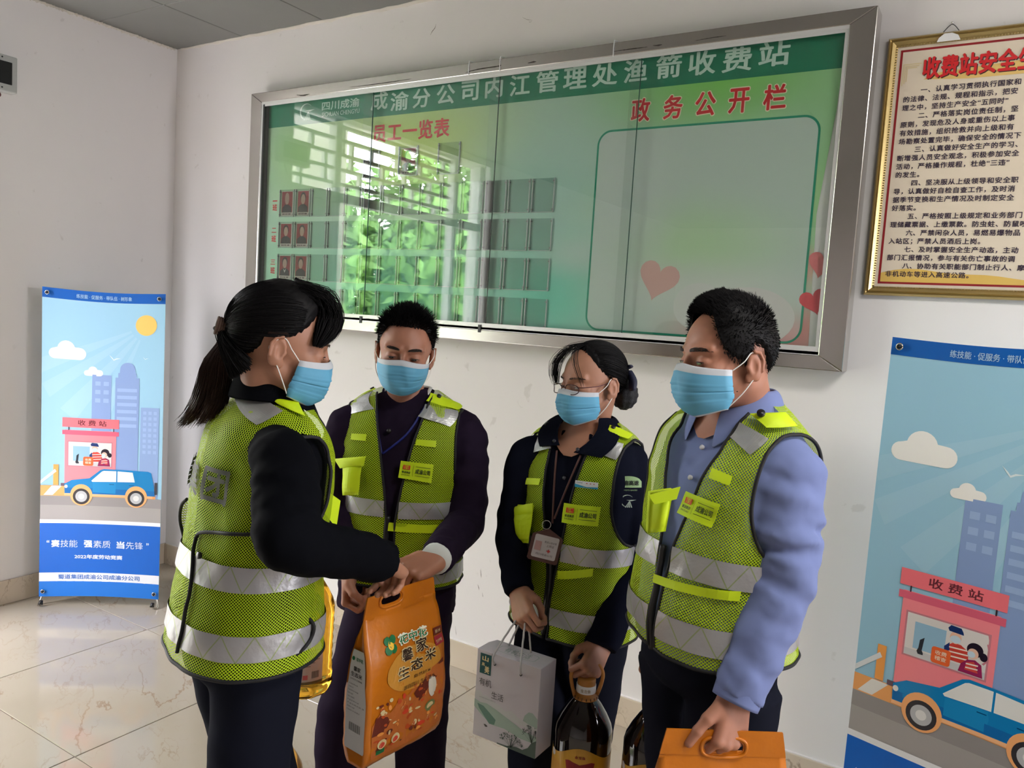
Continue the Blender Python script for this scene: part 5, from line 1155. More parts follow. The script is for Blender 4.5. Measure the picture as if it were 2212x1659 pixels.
    mk('back_flap', V, grid_faces(6, 24), M_mesh, v, True, UV); V, F = tube_vf(A, .004, 8); mk('flap_binding', V, F, M_pipe, v, True)
    # small curved front corner at the right of the hem
    P = catmull([at(*p) for p in ((664, 1333, 1.72), (678, 1352, 1.72), (672, 1378, 1.72), (655, 1402, 1.70), (630, 1420, 1.69))], 20); V, F = tube_vf(P, .0042, 8); mk('corner_binding', V, F, M_pipe, v, True)
    face_bits(H, root, (0, -35), .25, .55, True, maskcfg=dict())
    tab = [(0, 50), (25, 44), (45, 24), (62, 6), (78, -8), (90, 4), (108, 0), (122, -34), (150, -58), (180, -66)]
    hair_cap(H, tab, .012, M_hair, root, bump=.001, top=lambda az, el: .010*np.clip((el-30)/40, 0, 1)*(1+.8*np.cos(np.radians(az)).clip(0, 1)))
    tie = (-.116, 0, .016)
    g0 = np.random.default_rng(3); n0 = 1500; yy = (g0.random(n0)*2-1); A0 = np.stack([-.030-.050*np.sqrt(1-yy**2*.8)+.004*g0.random(n0), yy*.058, -.030-.055*g0.random(n0)*(1-.55*yy**2)], -1); B0 = np.array([tie])+g0.normal(size=(n0, 3))*.006; M0 = (A0+B0)/2+np.stack([-.016+0*yy, yy*.022, -.004+0*yy], -1)
    tt = np.linspace(0, 1, 10)[None, :, None]; strands('nape_hair', H.W((1-tt)**2*A0[:, None]+2*tt*(1-tt)*M0[:, None]+tt**2*B0[:, None]), np.array([.0006]+[.0011]*8+[.0008]), M_hair, root)
    gather(H, tab, tie, 3000, 16, .012, M_hair, root, 5, lift=.006)
    g2 = np.random.default_rng(8); n = 900; ctrl = np.array([(.005, -.010, .134), (.055, -.016, .130), (.088, -.030, .102), (.088, -.052, .068), (.068, -.072, .030)]); J = g2.normal(size=(n, 3))*np.array([.007, .011, .005]); P = np.stack([catmull(ctrl+J[i]*np.array([[1.2], [1.5], [1.], [.7], [.25]])-np.array([[0, 0, 0], [0, 0, 0], [.012, 0, .004], [.014, 0, 0], [.006, 0, 0]])*(i % 3), 10) for i in range(n)])
    strands('fringe', H.W(P), np.array([.0009]*8+[.0006, .0002]), M_hair, root)
    n = 420; ctrl = np.array([(.0, .01, .134), (.060, .005, .130), (.090, .006, .100), (.098, .020, .075), (.094, .046, .045)]); J = g2.normal(size=(n, 3))*np.array([.005, .010, .004]); P = np.stack([catmull(ctrl+J[i], 10) for i in range(n)]); strands('fringe', H.W(P), np.array([.0009]*8+[.0006, .0002]), M_hair, root)
    # elastic and ponytail
    T0 = H.W(np.array([[-.116, 0, .016]]))[0]; ax = -H.x
    for k in range(4):
        a = np.linspace(0, 2*pi, 25); q = T0+ax*(.002+.005*k); P = np.array([q+(H.y*cos(t)+H.z*sin(t))*.0175 for t in a]); V, F = tube_vf(P, .0032, 8, False); mk('hair_tie', V, F, mat('brown_elastic', (.10, .06, .045), .8), root, True)
    n = 2600; cl = np.array([T0-ax*.01, T0+ax*.012, at(494, 728, 1.83), at(470, 775, 1.82), at(462, 830, 1.80), at(450, 880, 1.79), at(425, 918, 1.79)]); wd = [.012, .014, .024, .036, .040, .040, .030]; r2 = np.sqrt(g2.random(n)); th = g2.random(n)*2*pi; P = []
    side_ = np.array([0, 0, 1.]); e1 = CR*.93+CU*.25; e2 = CF
    lenf = .72+.28*g2.random(n)
    base = catmull(cl, 60); wdd = np.interp(np.linspace(0, 1, 60), np.linspace(0, 1, 7), wd)
    J2 = g2.normal(size=(n, 3))*.006
    for k in range(16):
        f = k/15*lenf; i = (f*59).astype(int); w_ = wdd[i]*(1+.0*f); q = base[i]+e1*(r2*np.cos(th)*w_)[:, None]+e2*(r2*np.sin(th)*w_*.55)[:, None]+J2*(f**3)[:, None]+(np.array([-.03, 0, -.0])[None, :]*(f**4*(r2*np.cos(th) < 0))[:, None]); P.append(q)
    strands('ponytail', np.stack(P, 1), np.interp(np.linspace(0, 1, 16), [0, .8, 1], [.0010, .0010, .0003]), M_hairb, root)
    hp = [ts.S0(90, .9)*.30+ts.S0(-90, .9)*.70, ts.S0(90, .9)*.70+ts.S0(-90, .9)*.30]; hp = [np.array([p[0], p[1], .86]) for p in hp]
    fx = np.array([*ts.F, 0]); lg = [at(520, 1659, 1.70), at(575, 1659, 1.86)]
    legs(root, ts, hp, ([np.array([lg[0][0], lg[0][1], .46])+fx*.01, np.array([lg[1][0], lg[1][1], .46])+fx*.01], [np.array([lg[0][0], lg[0][1], .07]), np.array([lg[1][0], lg[1][1], .07])]), M_trous, (.100, .086, .070, .066), 15, .93, pel=(.165, .125))
woman_ponytail()

# ------------------------------------------------------------------ person C: woman with glasses and a netted bun
def woman_glasses():
    c = at(1262, 1010, 2.32); ts = Torso(*xy(c), DEG-126, [
        (.765, .01, 0, .185, .130, .130), (.88, .008, 0, .178, .130, .125), (1.0, .004, 0, .168, .125, .115), (1.12, .004, 0, .170, .128, .112), (1.22, .002, 0, .176, .118, .114),
        (1.285, -.004, 0, .174, .102, .106), (1.325, -.010, 0, .155, .085, .094), (1.355, -.016, 0, .122, .070, .080), (1.378, -.018, 0, .086, .058, .066), (1.395, -.018, 0, .062, .052, .055), (1.41, -.016, 0, .055, .048, .05)])
    root = empty('person', (c[0], c[1], 0), 'woman with glasses and netted bun holding a white gift box and dark bottle', 'person', 'people in lime safety vests')
    H = Head(at(1280, 836, 2.27), DEG-146, -6, 2, .965, .97); ni = ni_(c)
    sr_, er, wr_ = at(1136, 985, 2.36), at(1104, 1150, 2.34), at(1120, 1280, 2.20); sl, el, wl = at(1358, 1002, 2.28), at(1368, 1200, 2.28), at(1298, 1400, 2.16)
    jacket(root, ts, [([ni(sr_), sr_, (sr_+er)/2, er, (er+wr_)/2, wr_], [.045, .054, .050, .047, .044, .040]), ([ni(sl), sl, (sl+el)/2, el, (el+wl)/2, wl], [.045, .058, .056, .054, .052, .048])], M_navy2, seed=51, amp=.05)
    V, F = hand_mesh(-1, ((35, 78, 50), (38, 80, 50), (42, 80, 50), (45, 82, 50)), sc=.92, thumb=((.028, .034, -.010), (.052, .046, -.022), (.072, .040, -.040), (.086, .026, -.050)))
    V, F = hand_mesh(1, ((35, 78, 50), (38, 80, 50), (42, 80, 50), (45, 82, 50)), sc=.92, thumb=((.028, .034, -.010), (.052, .046, -.022), (.072, .040, -.040), (.086, .026, -.050)))
    d = at(1130, 1330, 2.14)-wr_; HR = (place(V, frame(wr_, d, -CR*.5-CF*.8)), F)
    V, F = hand_mesh(-1, ((62, 82, 50), (62, 84, 50), (62, 84, 50), (60, 84, 50)), sc=.92)
    d = at(1276, 1445, 2.12)-wl; HL = (place(V, frame(wl-d*.15, d, CR*.4-CF*.9)), F)
    nb_ = ts.S0(0, 1.36)*.45+ts.S0(180, 1.36)*.55
    build_body(root, H, dict(w=.97, jaw=.90, female=True), M_skinB, [HR, HL], ts.mesh(off=.03), nb_, .047, [neckline(ts, ts.pick(1240, 986)[1], 1.405, 3, 62)])
    # chest showing in the open collar, then the polo collar
    collar(root, ts, 1.385, -.014, .064, 30, .022, .062, .040, M_navy2, 'polo_collar', .040)
    for q4 in ([(1201, 900), (1229, 899), (1213, 966), (1172, 968)], [(1292, 893), (1324, 914), (1300, 992), (1243, 981)]): patch(ts, q4, .026, M_navy2, 'collar_leaf', root, th=.003, wob=0)
    for (x, y, r_) in ((1203, 958, .005), (1252, 976, .005), (1216, 1032, .0055)):
        u, z = ts.pick(x, y); P = ts.S(np.array([u, u]), np.array([z, z]), np.array([.020 if y < 1000 else .002, .030 if y < 1000 else .008])); V, F = tube_vf(P, r_, 12); mk('button', V, F, mat('dark_button', (.03, .03, .04), .3), root, True)
    wop = lambda z: np.interp(z, [.7, .95, 1.03, 1.15, 1.24, 1.32, 1.38], [.006, .010, .022, .040, .050, .060, .072])
    v, side, opn = vest(ts, root, .778, .140, 1.06, wop, [(1.006, 1.058), (.822, .872)], 61, 1.372, 1.385)
    S_ = lambda q, o=.019, m=M_tape, n='reflective_strip', **k: patch(ts, q, o, m, n, v, **k)
    S_([(1143, 950), (1190, 945), (1192, 970), (1143, 984)]); S_([(1308, 952), (1345, 962), (1330, 995), (1304, 985)])
    S_([(1150, 925), (1205, 912), (1208, 926), (1150, 942)], .022, M_lime, 'epaulette'); S_([(1315, 925), (1362, 945), (1352, 955), (1310, 938)], .022, M_lime, 'epaulette')
    snap(ts, 1187, 923, v, .027); snap(ts, 1322, 931, v, .027)
    S_([(1145, 1033), (1170, 1034), (1168, 1048), (1143, 1047)], .021, M_lime, 'fabric_tab')
    f = S_([(1222, 1086), (1298, 1094), (1292, 1136), (1217, 1127)], .021, M_lime, 'name_badge'); badge_print(f, v)
    f = S_([(1246, 1038), (1293, 1043), (1292, 1057), (1245, 1052)], .022, M_white, 'name_pin')
    def gp(V): V = np.array(V, float); V[:, 2] += .0025; return f(V)
    decal('pin_stripe', np.array([(0, 0), (1, 0), (1, .28), (.5, .18), (0, .5)]), [(0, 1, 2, 3, 4)], gp, 0, flat(40, 150, 190), v); lab('pin_lettering', '成渝高速', gp, .3, flat(40, 60, 110), v, .06, .62, .26, .22); lab('pin_lettering', '★ ★ ★', gp, .3, flat(190, 60, 50), v, .45, .62, .42, .2)
    S_([(1126, 1090), (1165, 1090), (1155, 1170), (1124, 1172)], .034, M_lime, 'chest_pocket', bulge=.012); S_([(1114, 1100), (1166, 1086), (1166, 1104), (1128, 1118)], .042, M_lime, 'pocket_flap', bulge=.004)
    S_([(1208, 1232), (1282, 1226), (1280, 1244), (1206, 1250)], .020, M_lime, 'lower_pocket')
    pipe(ts, [(-1, .79), (0, .9), (-1, 1.0)], .012, .009, M_black, 'zipper', v, 61)
    # lanyard and badge holder
    for a in (((1205, 975), (1200, 1040), (1196, 1130)), ((1256, 985), (1228, 1050), (1200, 1120))):
        P = [ts.S(np.array([ts.pick(*q)[0]]), np.array([ts.pick(*q)[1]]), np.array([.018]))[0] for q in a]; tube('lanyard', P, .0028, mat('brown_lanyard', (.09, .035, .03), .7), root, 6)
    q = [ts.pick(*p) for p in ((1190, 1130), (1180, 1180))]; P0 = ts.S(np.array([q[0][0]]), np.array([q[0][1]]), np.array([.034]))[0]
    ring = [P0+(CR*cos(t)+CU*sin(t))*.012-CF*.006 for t in np.linspace(0, 2*pi, 21)]; V, F = tube_vf(ring, .0013, 6, False); mk('badge_ring', V, F, M_steel, root, True)
    ex = CR*.97-CU*.24; ex /= np.linalg.norm(ex); n_ = -CF; ey = np.cross(n_, ex); ey /= np.linalg.norm(ey); cc = at(1178, 1180, float(proj(P0)[2])-.012)
    mpb = lambda V: cc+np.asarray(V)[:, :1]*ex+np.asarray(V)[:, 1:2]*ey+np.asarray(V)[:, 2:3]*n_
    out = rrect(-.043, -.044, .043, .040, .006)[:14]+[(-.043, .035)]+rrect(-.043, -.044, .043, .040, .006)[14:]; out = [(-.043, .028), (-.014, .044), (0, .050), (.014, .044), (.043, .030)]+[(.043, -.040), (.038, -.044), (-.038, -.044), (-.043, -.040)]
    V = [(x, y, 0) for x, y in out]+[(x, y, .005) for x, y in out]; n = len(out); bh = mk('badge_holder', mpb(np.array(V)), [tuple(range(n))[::-1], tuple(range(n, 2*n))]+[(k, (k+1) % n, n+(k+1) % n, n+k) for k in range(n)], mat('brown_leatherette', (.085, .03, .025), .45), root)
    def gl(V): V = np.array(V, float); V[:, 2] += .0056; return mpb(V)
    decal('badge_card', np.array(rrect(-.034, -.034, .034, .030, .005)), [tuple(range(28))], gl, 0, flat(206, 200, 204, .12), bh)
    lab('card_lettering', '高速公路收费', gl, 1, flat(90, 80, 86), bh, -.005, .010, .034, .006); lab('card_lettering', '上岗证', gl, 1, flat(90, 80, 86), bh, .002, .0, .022, .007); lab('card_lettering', '四川成渝公司', gl, 1, flat(90, 80, 86), bh, -.022, -.026, .046, .006)
    poly('card_photo', rect(-.030, -.014, -.012, .012), lambda V: gl(V), 1, flat(190, 150, 150), bh); lab('card_lettering', '✚', gl, 1, flat(200, 60, 60), bh, .006, -.016, None, .010)
    # sleeve emblem
    def arm_patch():
        o = at(1358, 1058, 2.188); e1 = CR*.995-CF*.10; e1 /= np.linalg.norm(e1); e3 = -CF-CR*.10; e3 /= np.linalg.norm(e3); e2 = np.cross(e3, e1); R_ = .085
        def m3(V):
            V = np.asarray(V, float); a = V[:, :1]/R_; return o+e1*np.sin(a)*R_+e3*(np.cos(a)*R_-R_)+e2*V[:, 1:2]+e3*V[:, 2:3]
        G = flat(150, 180, 130)
        nn = 12; top = [(x, .018+.020*math.sqrt(max(0, 1-(x/.038)**2))) for x in np.linspace(-.037, .037, nn)]; V = top+[(x, .006) for x in np.linspace(-.037, .037, nn)]
        decal('sleeve_emblem', np.array(V), [(k+nn, k+1+nn, k+1, k) for k in range(nn-1)], m3, 2, G, root); lab('emblem_lettering', '成渝高速', m3, 4, flat(16, 20, 22), root, -.029, .012, .058, .014, bold=.03)
        lab('emblem_lettering', 'CHENGYU GAOSU', m3, 2, G, root, -.024, -.003, .048, .004); logo(m3, 2, flat(190, 205, 190), root, -.004, -.031, .019)
    arm_patch()
    face_bits(H, root, (10, -5), .6, .5, True, maskcfg=dict())
    # glasses
    for sd in (1, -1):
        cx = np.array([.108, sd*.034, .006]); pts = [cx+np.array([-.006*abs(math.cos(t))*0-(.010 if math.cos(t)*1 > 0 else 0)*max(0, math.cos(t))**2*1, sd*.025*math.copysign(abs(math.cos(t))**.7, math.cos(t)), .0145*math.copysign(abs(math.sin(t))**.75, math.sin(t))]) for t in np.linspace(0, 2*pi, 29)]
        V, F = tube_vf(H.W(np.array(pts)), .0012, 6, False); mk('glasses_rim', V, F, mat('plum_metal', (.06, .02, .025), .25, .7), root, True)
        mk('glasses_lens', H.W(np.array(pts[:-1])), [tuple(range(28))], glass_mat('spectacle_lens', (.97, .97, .97), 1.0) if 'spectacle_lens' not in MATS else MATS['spectacle_lens'], root)
        tube('glasses_temple', list(H.W(np.array([[.097, sd*.059, .012], [.085, sd*.070, .012], [.04, sd*.078, .012], [.0, sd*.080, .018], [-.018, sd*.080, .006]]))), .0013, mat('plum_metal', (0, 0, 0)), root, 6)
    tube('glasses_bridge', list(H.W(np.array([[.108, -.010, .010], [.112, 0, .013], [.108, .010, .010]]))), .0012, mat('plum_metal', (0, 0, 0)), root, 6)
    tab = [(0, 56), (20, 52), (40, 40), (55, 22), (70, 4), (82, -8), (92, 6), (105, 4), (122, -22), (150, -44), (180, -52)]
    hair_cap(H, tab, .008, M_hair, root, bump=.001); tie = (-.112, .005, .000)
    gather(H, tab, tie, 2600, 14, .010, M_hair, root, 6, lift=.004)
    g2 = np.random.default_rng(18); n = 150
    for sd in (-1, 1):
        ctrl = np.array([(.020, sd*.004, .130), (.066, sd*.018, .122), (.094, sd*.042, .088), (.094, sd*.060, .045), (.088, sd*.064, .015)]); J = g2.normal(size=(n, 3))*np.array([.005, .006, .003]); P = np.stack([catmull(ctrl+J[i]*np.array([[1], [1.2], [1.4], [1.2], [.8]]), 10) for i in range(70 if sd < 0 else 10)]); strands('fringe', H.W(P), np.array([.0006]*8+[.0004, .0002]), M_hair, root)
    # netted bun and navy bow clip
    BC = H.W(np.array([[-.118, .008, -.035]]))[0]; d = g2.normal(size=(1, 3)); th, ph = np.meshgrid(np.linspace(0, 2*pi, 49)[:-1], np.linspace(-pi/2, pi/2, 26)); rr = .040*(1+.035*np.cos(th*10)*np.cos(ph)+.035*np.cos(ph*14)); V = np.stack([rr*np.cos(ph)*np.cos(th), rr*np.cos(ph)*np.sin(th)*.95, rr*np.sin(ph)*1.12], -1).reshape(-1, 3)+BC
    mk('hair_bun', V, grid_faces(26, 48, True), mat('netted_hair', (.006, .006, .008), .7, bump=(300, .8, .002)), root, True)
    KC = at(1350, 800, 2.28); M_bow = mat('navy_ribbon', (.010, .012, .035), .6, bump=(160, .5, .002))
    for (a, b_, w_) in ((KC+CU*.002, at(1358, 788, float(proj(KC)[2])-.01), .022), (KC+CR*.012, at(1366, 845, float(proj(KC)[2])-.02), .026), ):
        P = catmull([a, a*.5+b_*.5+CR*.006, b_], 12); V = []
        for i, p in enumerate(P):
            k = i/11; wv = w_*(.35+.75*sin(min(1, k*1.15)*pi*.62)) if i < 11 else w_*.45
            for t in np.linspace(0, 2*pi, 17)[:-1]: V.append(p+CF*wv*1.0*cos(t)+CR*(.008+.004*sin(k*pi))*sin(t))
        F = grid_faces(12, 16, True)+[tuple(range(16))[::-1], tuple(11*16+q for q in range(16))]; mk('bow_loop', V, F, M_bow, root, True)
    hp = [ts.S0(90, .8)*.27+ts.S0(-90, .8)*.73, ts.S0(90, .8)*.73+ts.S0(-90, .8)*.27]; hp = [np.array([p[0], p[1], .78]) for p in hp]; a, b = at(1150, 1659, 2.31), at(1262, 1659, 2.38)
    legs(root, ts, hp, ([np.array([a[0], a[1], .44]), np.array([b[0], b[1], .44])], [np.array([a[0], a[1], .07]), np.array([b[0], b[1], .07])]), M_trous, (.098, .084, .070, .066), 25, .86)
woman_glasses()

# ------------------------------------------------------------------ person D: man in the blue shirt (right)
def man_blue():
    c = at(1572, 1080, 1.80); ts = Torso(*xy(c), DEG-151, [
        (.965, .020, 0, .185, .150, .130), (1.04, .020, 0, .184, .155, .125), (1.15, .012, 0, .184, .150, .122), (1.27, .004, 0, .190, .140, .124), (1.36, .0, 0, .196, .128, .126),
        (1.42, -.004, 0, .190, .108, .118), (1.455, -.008, 0, .170, .090, .104), (1.485, -.010, 0, .135, .076, .090), (1.512, -.010, 0, .098, .066, .076), (1.53, -.008, 0, .074, .060, .066), (1.545, -.006, 0, .066, .056, .060)])
    root = empty('person', (c[0], c[1], 0), 'man with short black hair in a blue shirt and lime vest holding a yellow bag', 'person', 'people in lime safety vests')
    H = Head(at(1570, 788, 1.72), DEG-162, -5, 2, 1.03, 1.02); ni = ni_(c)
    sl, el, wl = at(1690, 1020, 1.68), at(1690, 1250, 1.64), at(1592, 1505, 1.60); sr_, er, wr_ = at(1480, 1020, 2.0), at(1470, 1230, 2.04), at(1415, 1385, 2.03)
    jacket(root, ts, [([ni(sl, .45), sl, (sl+el)/2, el, (el+wl)/2, wl], [.062, .082, .080, .070, .060, .050]), ([ni(sr_), sr_, er, wr_], [.055, .064, .056, .046])], M_shirt, 'shirt', seed=71, amp=.10)
    k = wl-el; k /= np.linalg.norm(k); tube('shirt_cuff', [wl-k*.055, wl-k*.02, wl+k*.012], [.050, .0495, .0475], M_shirt, root, 28, 8)
    V, F = hand_mesh(-1, ((48, 62, 35), (52, 66, 38), (56, 70, 38), (58, 72, 40)), sc=1.02, thumb=((.026, .034, -.006), (.052, .056, -.012), (.078, .068, -.022), (.104, .074, -.034)))
    d = at(1578, 1600, 1.58)-wl; HL = (place(V, frame(wl, d, -CF*.85+CR*.45)), F)
    V, F = hand_mesh(1, (62, 84, 50), sc=1.0); d = at(1405, 1440, 2.02)-wr_; HR = (place(V, frame(wr_, d, -CR*.8-CF*.4)), F)
    nb_ = ts.S0(0, 1.50)*.45+ts.S0(180, 1.50)*.55
    build_body(root, H, dict(w=1.02, jaw=1.10), M_skinC, [HL, HR], ts.mesh(off=.03), nb_, .062, [neckline(ts, ts.pick(1494, 938)[1], 1.54, 2, 50)])
    collar(root, ts, 1.520, -.006, .072, 20, .036, .055, .028, M_shirt, 'shirt_collar', .045)
    for (x, y) in ((1512, 963), (1486, 1030)):
        u, z = ts.pick(x, y); P = ts.S(np.array([u, u]), np.array([z, z]), np.array([.002, .007])); V, F = tube_vf(P, .0055, 12); mk('button', V, F, mat('pearl_button', (.5, .5, .55), .2), root, True)
    wop = lambda z: np.interp(z, [.9, 1.16, 1.22, 1.34, 1.42, 1.50, 1.53], [.010, .014, .022, .052, .072, .085, .088])
    fl = lambda z, u: .010*np.clip((1.15-z)/.2, 0, 1)*(1+np.sin(np.radians(u)*3))
    v, side, opn = vest(ts, root, .980, .158, 1.20, wop, [(1.152, 1.206), (1.012, 1.066)], 81, 1.500, 1.515, flare=fl)
    S_ = lambda q, o=.019, m=M_tape, n='reflective_strip', **k: patch(ts, q, o, m, n, v, **k)
    S_([(1600, 915), (1660, 952), (1622, 985), (1578, 945)]); S_([(1622, 900), (1690, 900), (1716, 928), (1655, 932)], .024, M_lime, 'epaulette', bulge=.004); snap(ts, 1643, 905, v, .032, .0085)
    S_([(1542, 1012), (1585, 1030), (1578, 1050), (1535, 1033)], .021, M_lime, 'fabric_tab')
    f = S_([(1488, 1062), (1560, 1090), (1541, 1140), (1470, 1108)], .021, M_lime, 'name_badge'); badge_print(f, v)
    S_([(1420, 1240), (1600, 1275), (1596, 1296), (1418, 1258)], .022, M_lime, 'lower_pocket')
    # chest pocket standing off the far front edge
    A = [(1405, 1065, 1.66), (1455, 1058, 1.64), (1438, 1148, 1.64), (1400, 1152, 1.66)]; q = [at(*p) for p in A]; g_ = np.linspace(0, 1, 7); V = np.array([q[3]*(1-x)*(1-y)+q[2]*x*(1-y)+q[1]*x*y+q[0]*(1-x)*y-CF*.016*sin(pi*x)*sin(pi*y)**.5 for y in g_ for x in g_]); F = grid_faces(7, 7); nv = len(V); e_ = [(k, k+1) for k in range(6)]+[(6+7*k, 13+7*k) for k in range(6)]+[(43+k, 42+k) for k in range(6)]+[(7*k+7, 7*k) for k in range(6)]
    mk('chest_pocket', np.concatenate([V, V+CF*.03]), F+[tuple(i+nv for i in f_[::-1]) for f_ in F]+[(a, b, b+nv, a+nv) for a, b in e_], M_lime, v, True)
    A = [(1402, 1070, 1.65), (1470, 1052, 1.62), (1462, 1078, 1.60), (1414, 1090, 1.62)]; q = [at(*p) for p in A]; mk('pocket_flap', np.array(q+[p+CF*.006 for p in q]), [(0, 1, 2, 3), (7, 6, 5, 4), (0, 4, 5, 1), (1, 5, 6, 2), (2, 6, 7, 3), (3, 7, 4, 0)], M_lime, v)
    pipe(ts, [(-2, .97), (-2, 1.08), (-2, 1.2)], .012, .008, M_black, 'zipper', v, 81)
    face_bits(H, root, (14, -10), .6, 1.3, maskcfg=dict(zt=-.001))
    V = H.W(np.array([[.022, .071, -.050], [.022, .071, -.052]])); V_, F_ = lathe_vf([(.0005, -.0012), (.0022, 0), (.0005, .0012)], V[0], 10); mk('mole', V_, F_, M_lash, root, True)
    tab = [(0, 44), (22, 42), (32, 38), (39, 18), (48, -4), (60, -18), (84, -28), (92, 4), (108, -2), (125, -26), (150, -44), (180, -50)]
    tp = lambda az, el: .016*np.clip((el-22)/40, 0, 1)+.008*np.clip((el-25)/20, 0, 1)*np.cos(np.radians(az)).clip(0, 1)
    hair_cap(H, tab, .0085, M_hair, root, top=tp, ramp=.08, bump=.0004)
    g = np.random.default_rng(14); n = 6500; az = g.random(n)*360-180; e0 = hairline(tab, az)-3; el = e0+(90-e0)*g.random(n)**1.1; ln = .004+.018*np.clip((el-18)/40, 0, 1)+.004*g.random(n); o0 = .9*tp(az, el)
    b0 = H.scalp(az, el, o0*.6+.005); b1 = H.scalp(az, el, .03)-H.scalp(az, el, 0); b1 /= np.linalg.norm(b1, axis=1)[:, None]
    dr = b1*.8+g.normal(size=(n, 3))*.12+np.array([.9, 0, .1])*np.clip((el-25)/40, 0, 1)[:, None]-np.array([.2, 0, 1.])*np.clip((30-el)/40, 0, 1)[:, None]; dr /= np.linalg.norm(dr, axis=1)[:, None]
    strands('hair', H.W(np.stack([b0, b0+dr*ln[:, None]*.5+b1*.001, b0+dr*ln[:, None]], 1)), np.array([.0008, .0007, .0002]), M_hair, root)
    hp = [ts.S0(90, 1.)*.27+ts.S0(-90, 1.)*.73, ts.S0(90, 1.)*.73+ts.S0(-90, 1.)*.27]; hp = [np.array([p[0], p[1], .90]) for p in hp]
    a, b = at(1500, 1659, 1.84), at(1570, 1659, 1.72)
    legs(root, ts, hp, ([np.array([a[0], a[1], .48]), np.array([b[0], b[1], .48])], [np.array([a[0], a[1], .07]), np.array([b[0], b[1], .07])]), M_trous, (.105, .092, .078, .072), 35, 1.0, pel=(.168, .135))
man_blue()

# ------------------------------------------------------------------ things in hand
M_bag = mat('orange_film', srgb(188, 106, 8), .38, bump=(16, .35, .01), coat=.15)
def grip_flap(name, outline, hole, mp, th, m, parent):
    """thin polygon with a hole, both in local x,z"""
    c = bpy.data.curves.new('f', 'CURVE'); c.dimensions = '2D'; c.fill_mode = 'BOTH'; c.extrude = th/2
    for pts in (outline, hole):
        sp = c.splines.new('POLY'); sp.points.add(len(pts)-1); sp.use_cyclic_u = True
        for q, (x, z) in zip(sp.points, pts): q.co = (x, z, 0, 1)
    o = bpy.data.objects.new('f', c); me = bpy.data.meshes.new_from_object(o); V = np.array([v.co[:] for v in me.vertices]); F = [tuple(p.vertices) for p in me.polygons]
    bpy.data.objects.remove(o); bpy.data.curves.remove(c); bpy.data.meshes.remove(me); return mk(name, mp(V), F, m, parent)
def film_bag(name, label, top, a, w, H, th, lean=0, hole=None, wtop=None, wob=.004, seed=0, tilt=0):
    """top: world point at the middle of the top seam, a: heading of the width axis"""
    e1 = np.array([cos(a)*cos(tilt), sin(a)*cos(tilt), sin(tilt)]); nr = np.array([sin(a), -cos(a), 0.]); up = np.cross(nr, -e1); up /= np.linalg.norm(up)
    if up[2] < 0: up = -up
    root = empty(name, top-up*H, label, 'bag'); T_ = lambda t: th*np.interp(t, [0, .04, .12, .35, .6, .76, .86], [.55, .8, .95, 1, .8, .35, .02]); W_ = lambda t: w*np.interp(t, [0, .1, .5, .75, .9, 1], [.97, 1, 1, .97, .90, .84])
    def surf(x, t, off=0., side=1):   # x in -1..1 over the front
        x = np.asarray(x, float); t = np.asarray(t, float); P = top+e1*(x*W_(t)/2)[..., None]+up*((t-1)*H)[..., None]; d = T_(t)/2*(1-.12*np.abs(x)**3)*side
        n = .5*wob*wr(P, 26, seed)+.5*wob*wr(P, 60, seed+1); return P+nr*(d+side*(n*(t < .95)+off))[..., None]
    nx, nt = 18, 44; X = np.linspace(-1, 1, nx); Tt = np.linspace(0, .9, nt); V = []
    for t in Tt:
        fr = surf(X, np.full(nx, t)); bk = surf(X[::-1], np.full(nx, t), side=-1); g = np.linspace(0, 1, 6)[1:-1][:, None]
        s1 = fr[-1]*(1-g)+bk[0]*g-e1*(.012*np.sin(pi*g))*(T_(t)/th)*(.8 if t > .1 else .2); s2 = bk[-1]*(1-g)+fr[0]*g+e1*(.012*np.sin(pi*g))*(T_(t)/th)*(.8 if t > .5 else .1); V += [fr, s1, bk, s2]
    nn = 2*nx+8; F = grid_faces(nt, nn, True); F.append(tuple(range(nn))[::-1]); F.append(tuple((nt-1)*nn+k for k in range(nn))); mk('pouch', np.concatenate(V), F, M_bag, root, True)
    mp = lambda V: top+np.asarray(V)[:, :1]*e1+np.asarray(V)[:, 1:2]*up+np.asarray(V)[:, 2:3]*nr
    z0 = -.13*H; out = [(-W_(.87)/2, z0), (-W_(.93)/2, -.07*H), (-W_(1.)/2, 0), (W_(1.)/2, 0), (W_(.93)/2, -.07*H), (W_(.87)/2, z0)]
    hl = [(hole[0]+hole[2]*math.copysign(abs(cos(t))**.6, cos(t)), hole[1]+hole[3]*math.copysign(abs(sin(t))**.8, sin(t))) for t in np.linspace(0, 2*pi, 29)[:-1]]
    grip_flap('grip_flap', out, hl, mp, .004, M_bag, root)
    ring = [(hole[0]+(hole[2]+.006)*math.copysign(abs(cos(t))**.6, cos(t)), hole[1]+(hole[3]+.006)*math.copysign(abs(sin(t))**.8, sin(t)), .0025) for t in np.linspace(0, 2*pi, 33)]
    V, F = tube_vf(mp(np.array(ring)), .0035, 8, False); mk('grip_rim', V, F, M_bag, root, True)
    return root, surf, W_, T_, e1, nr, up
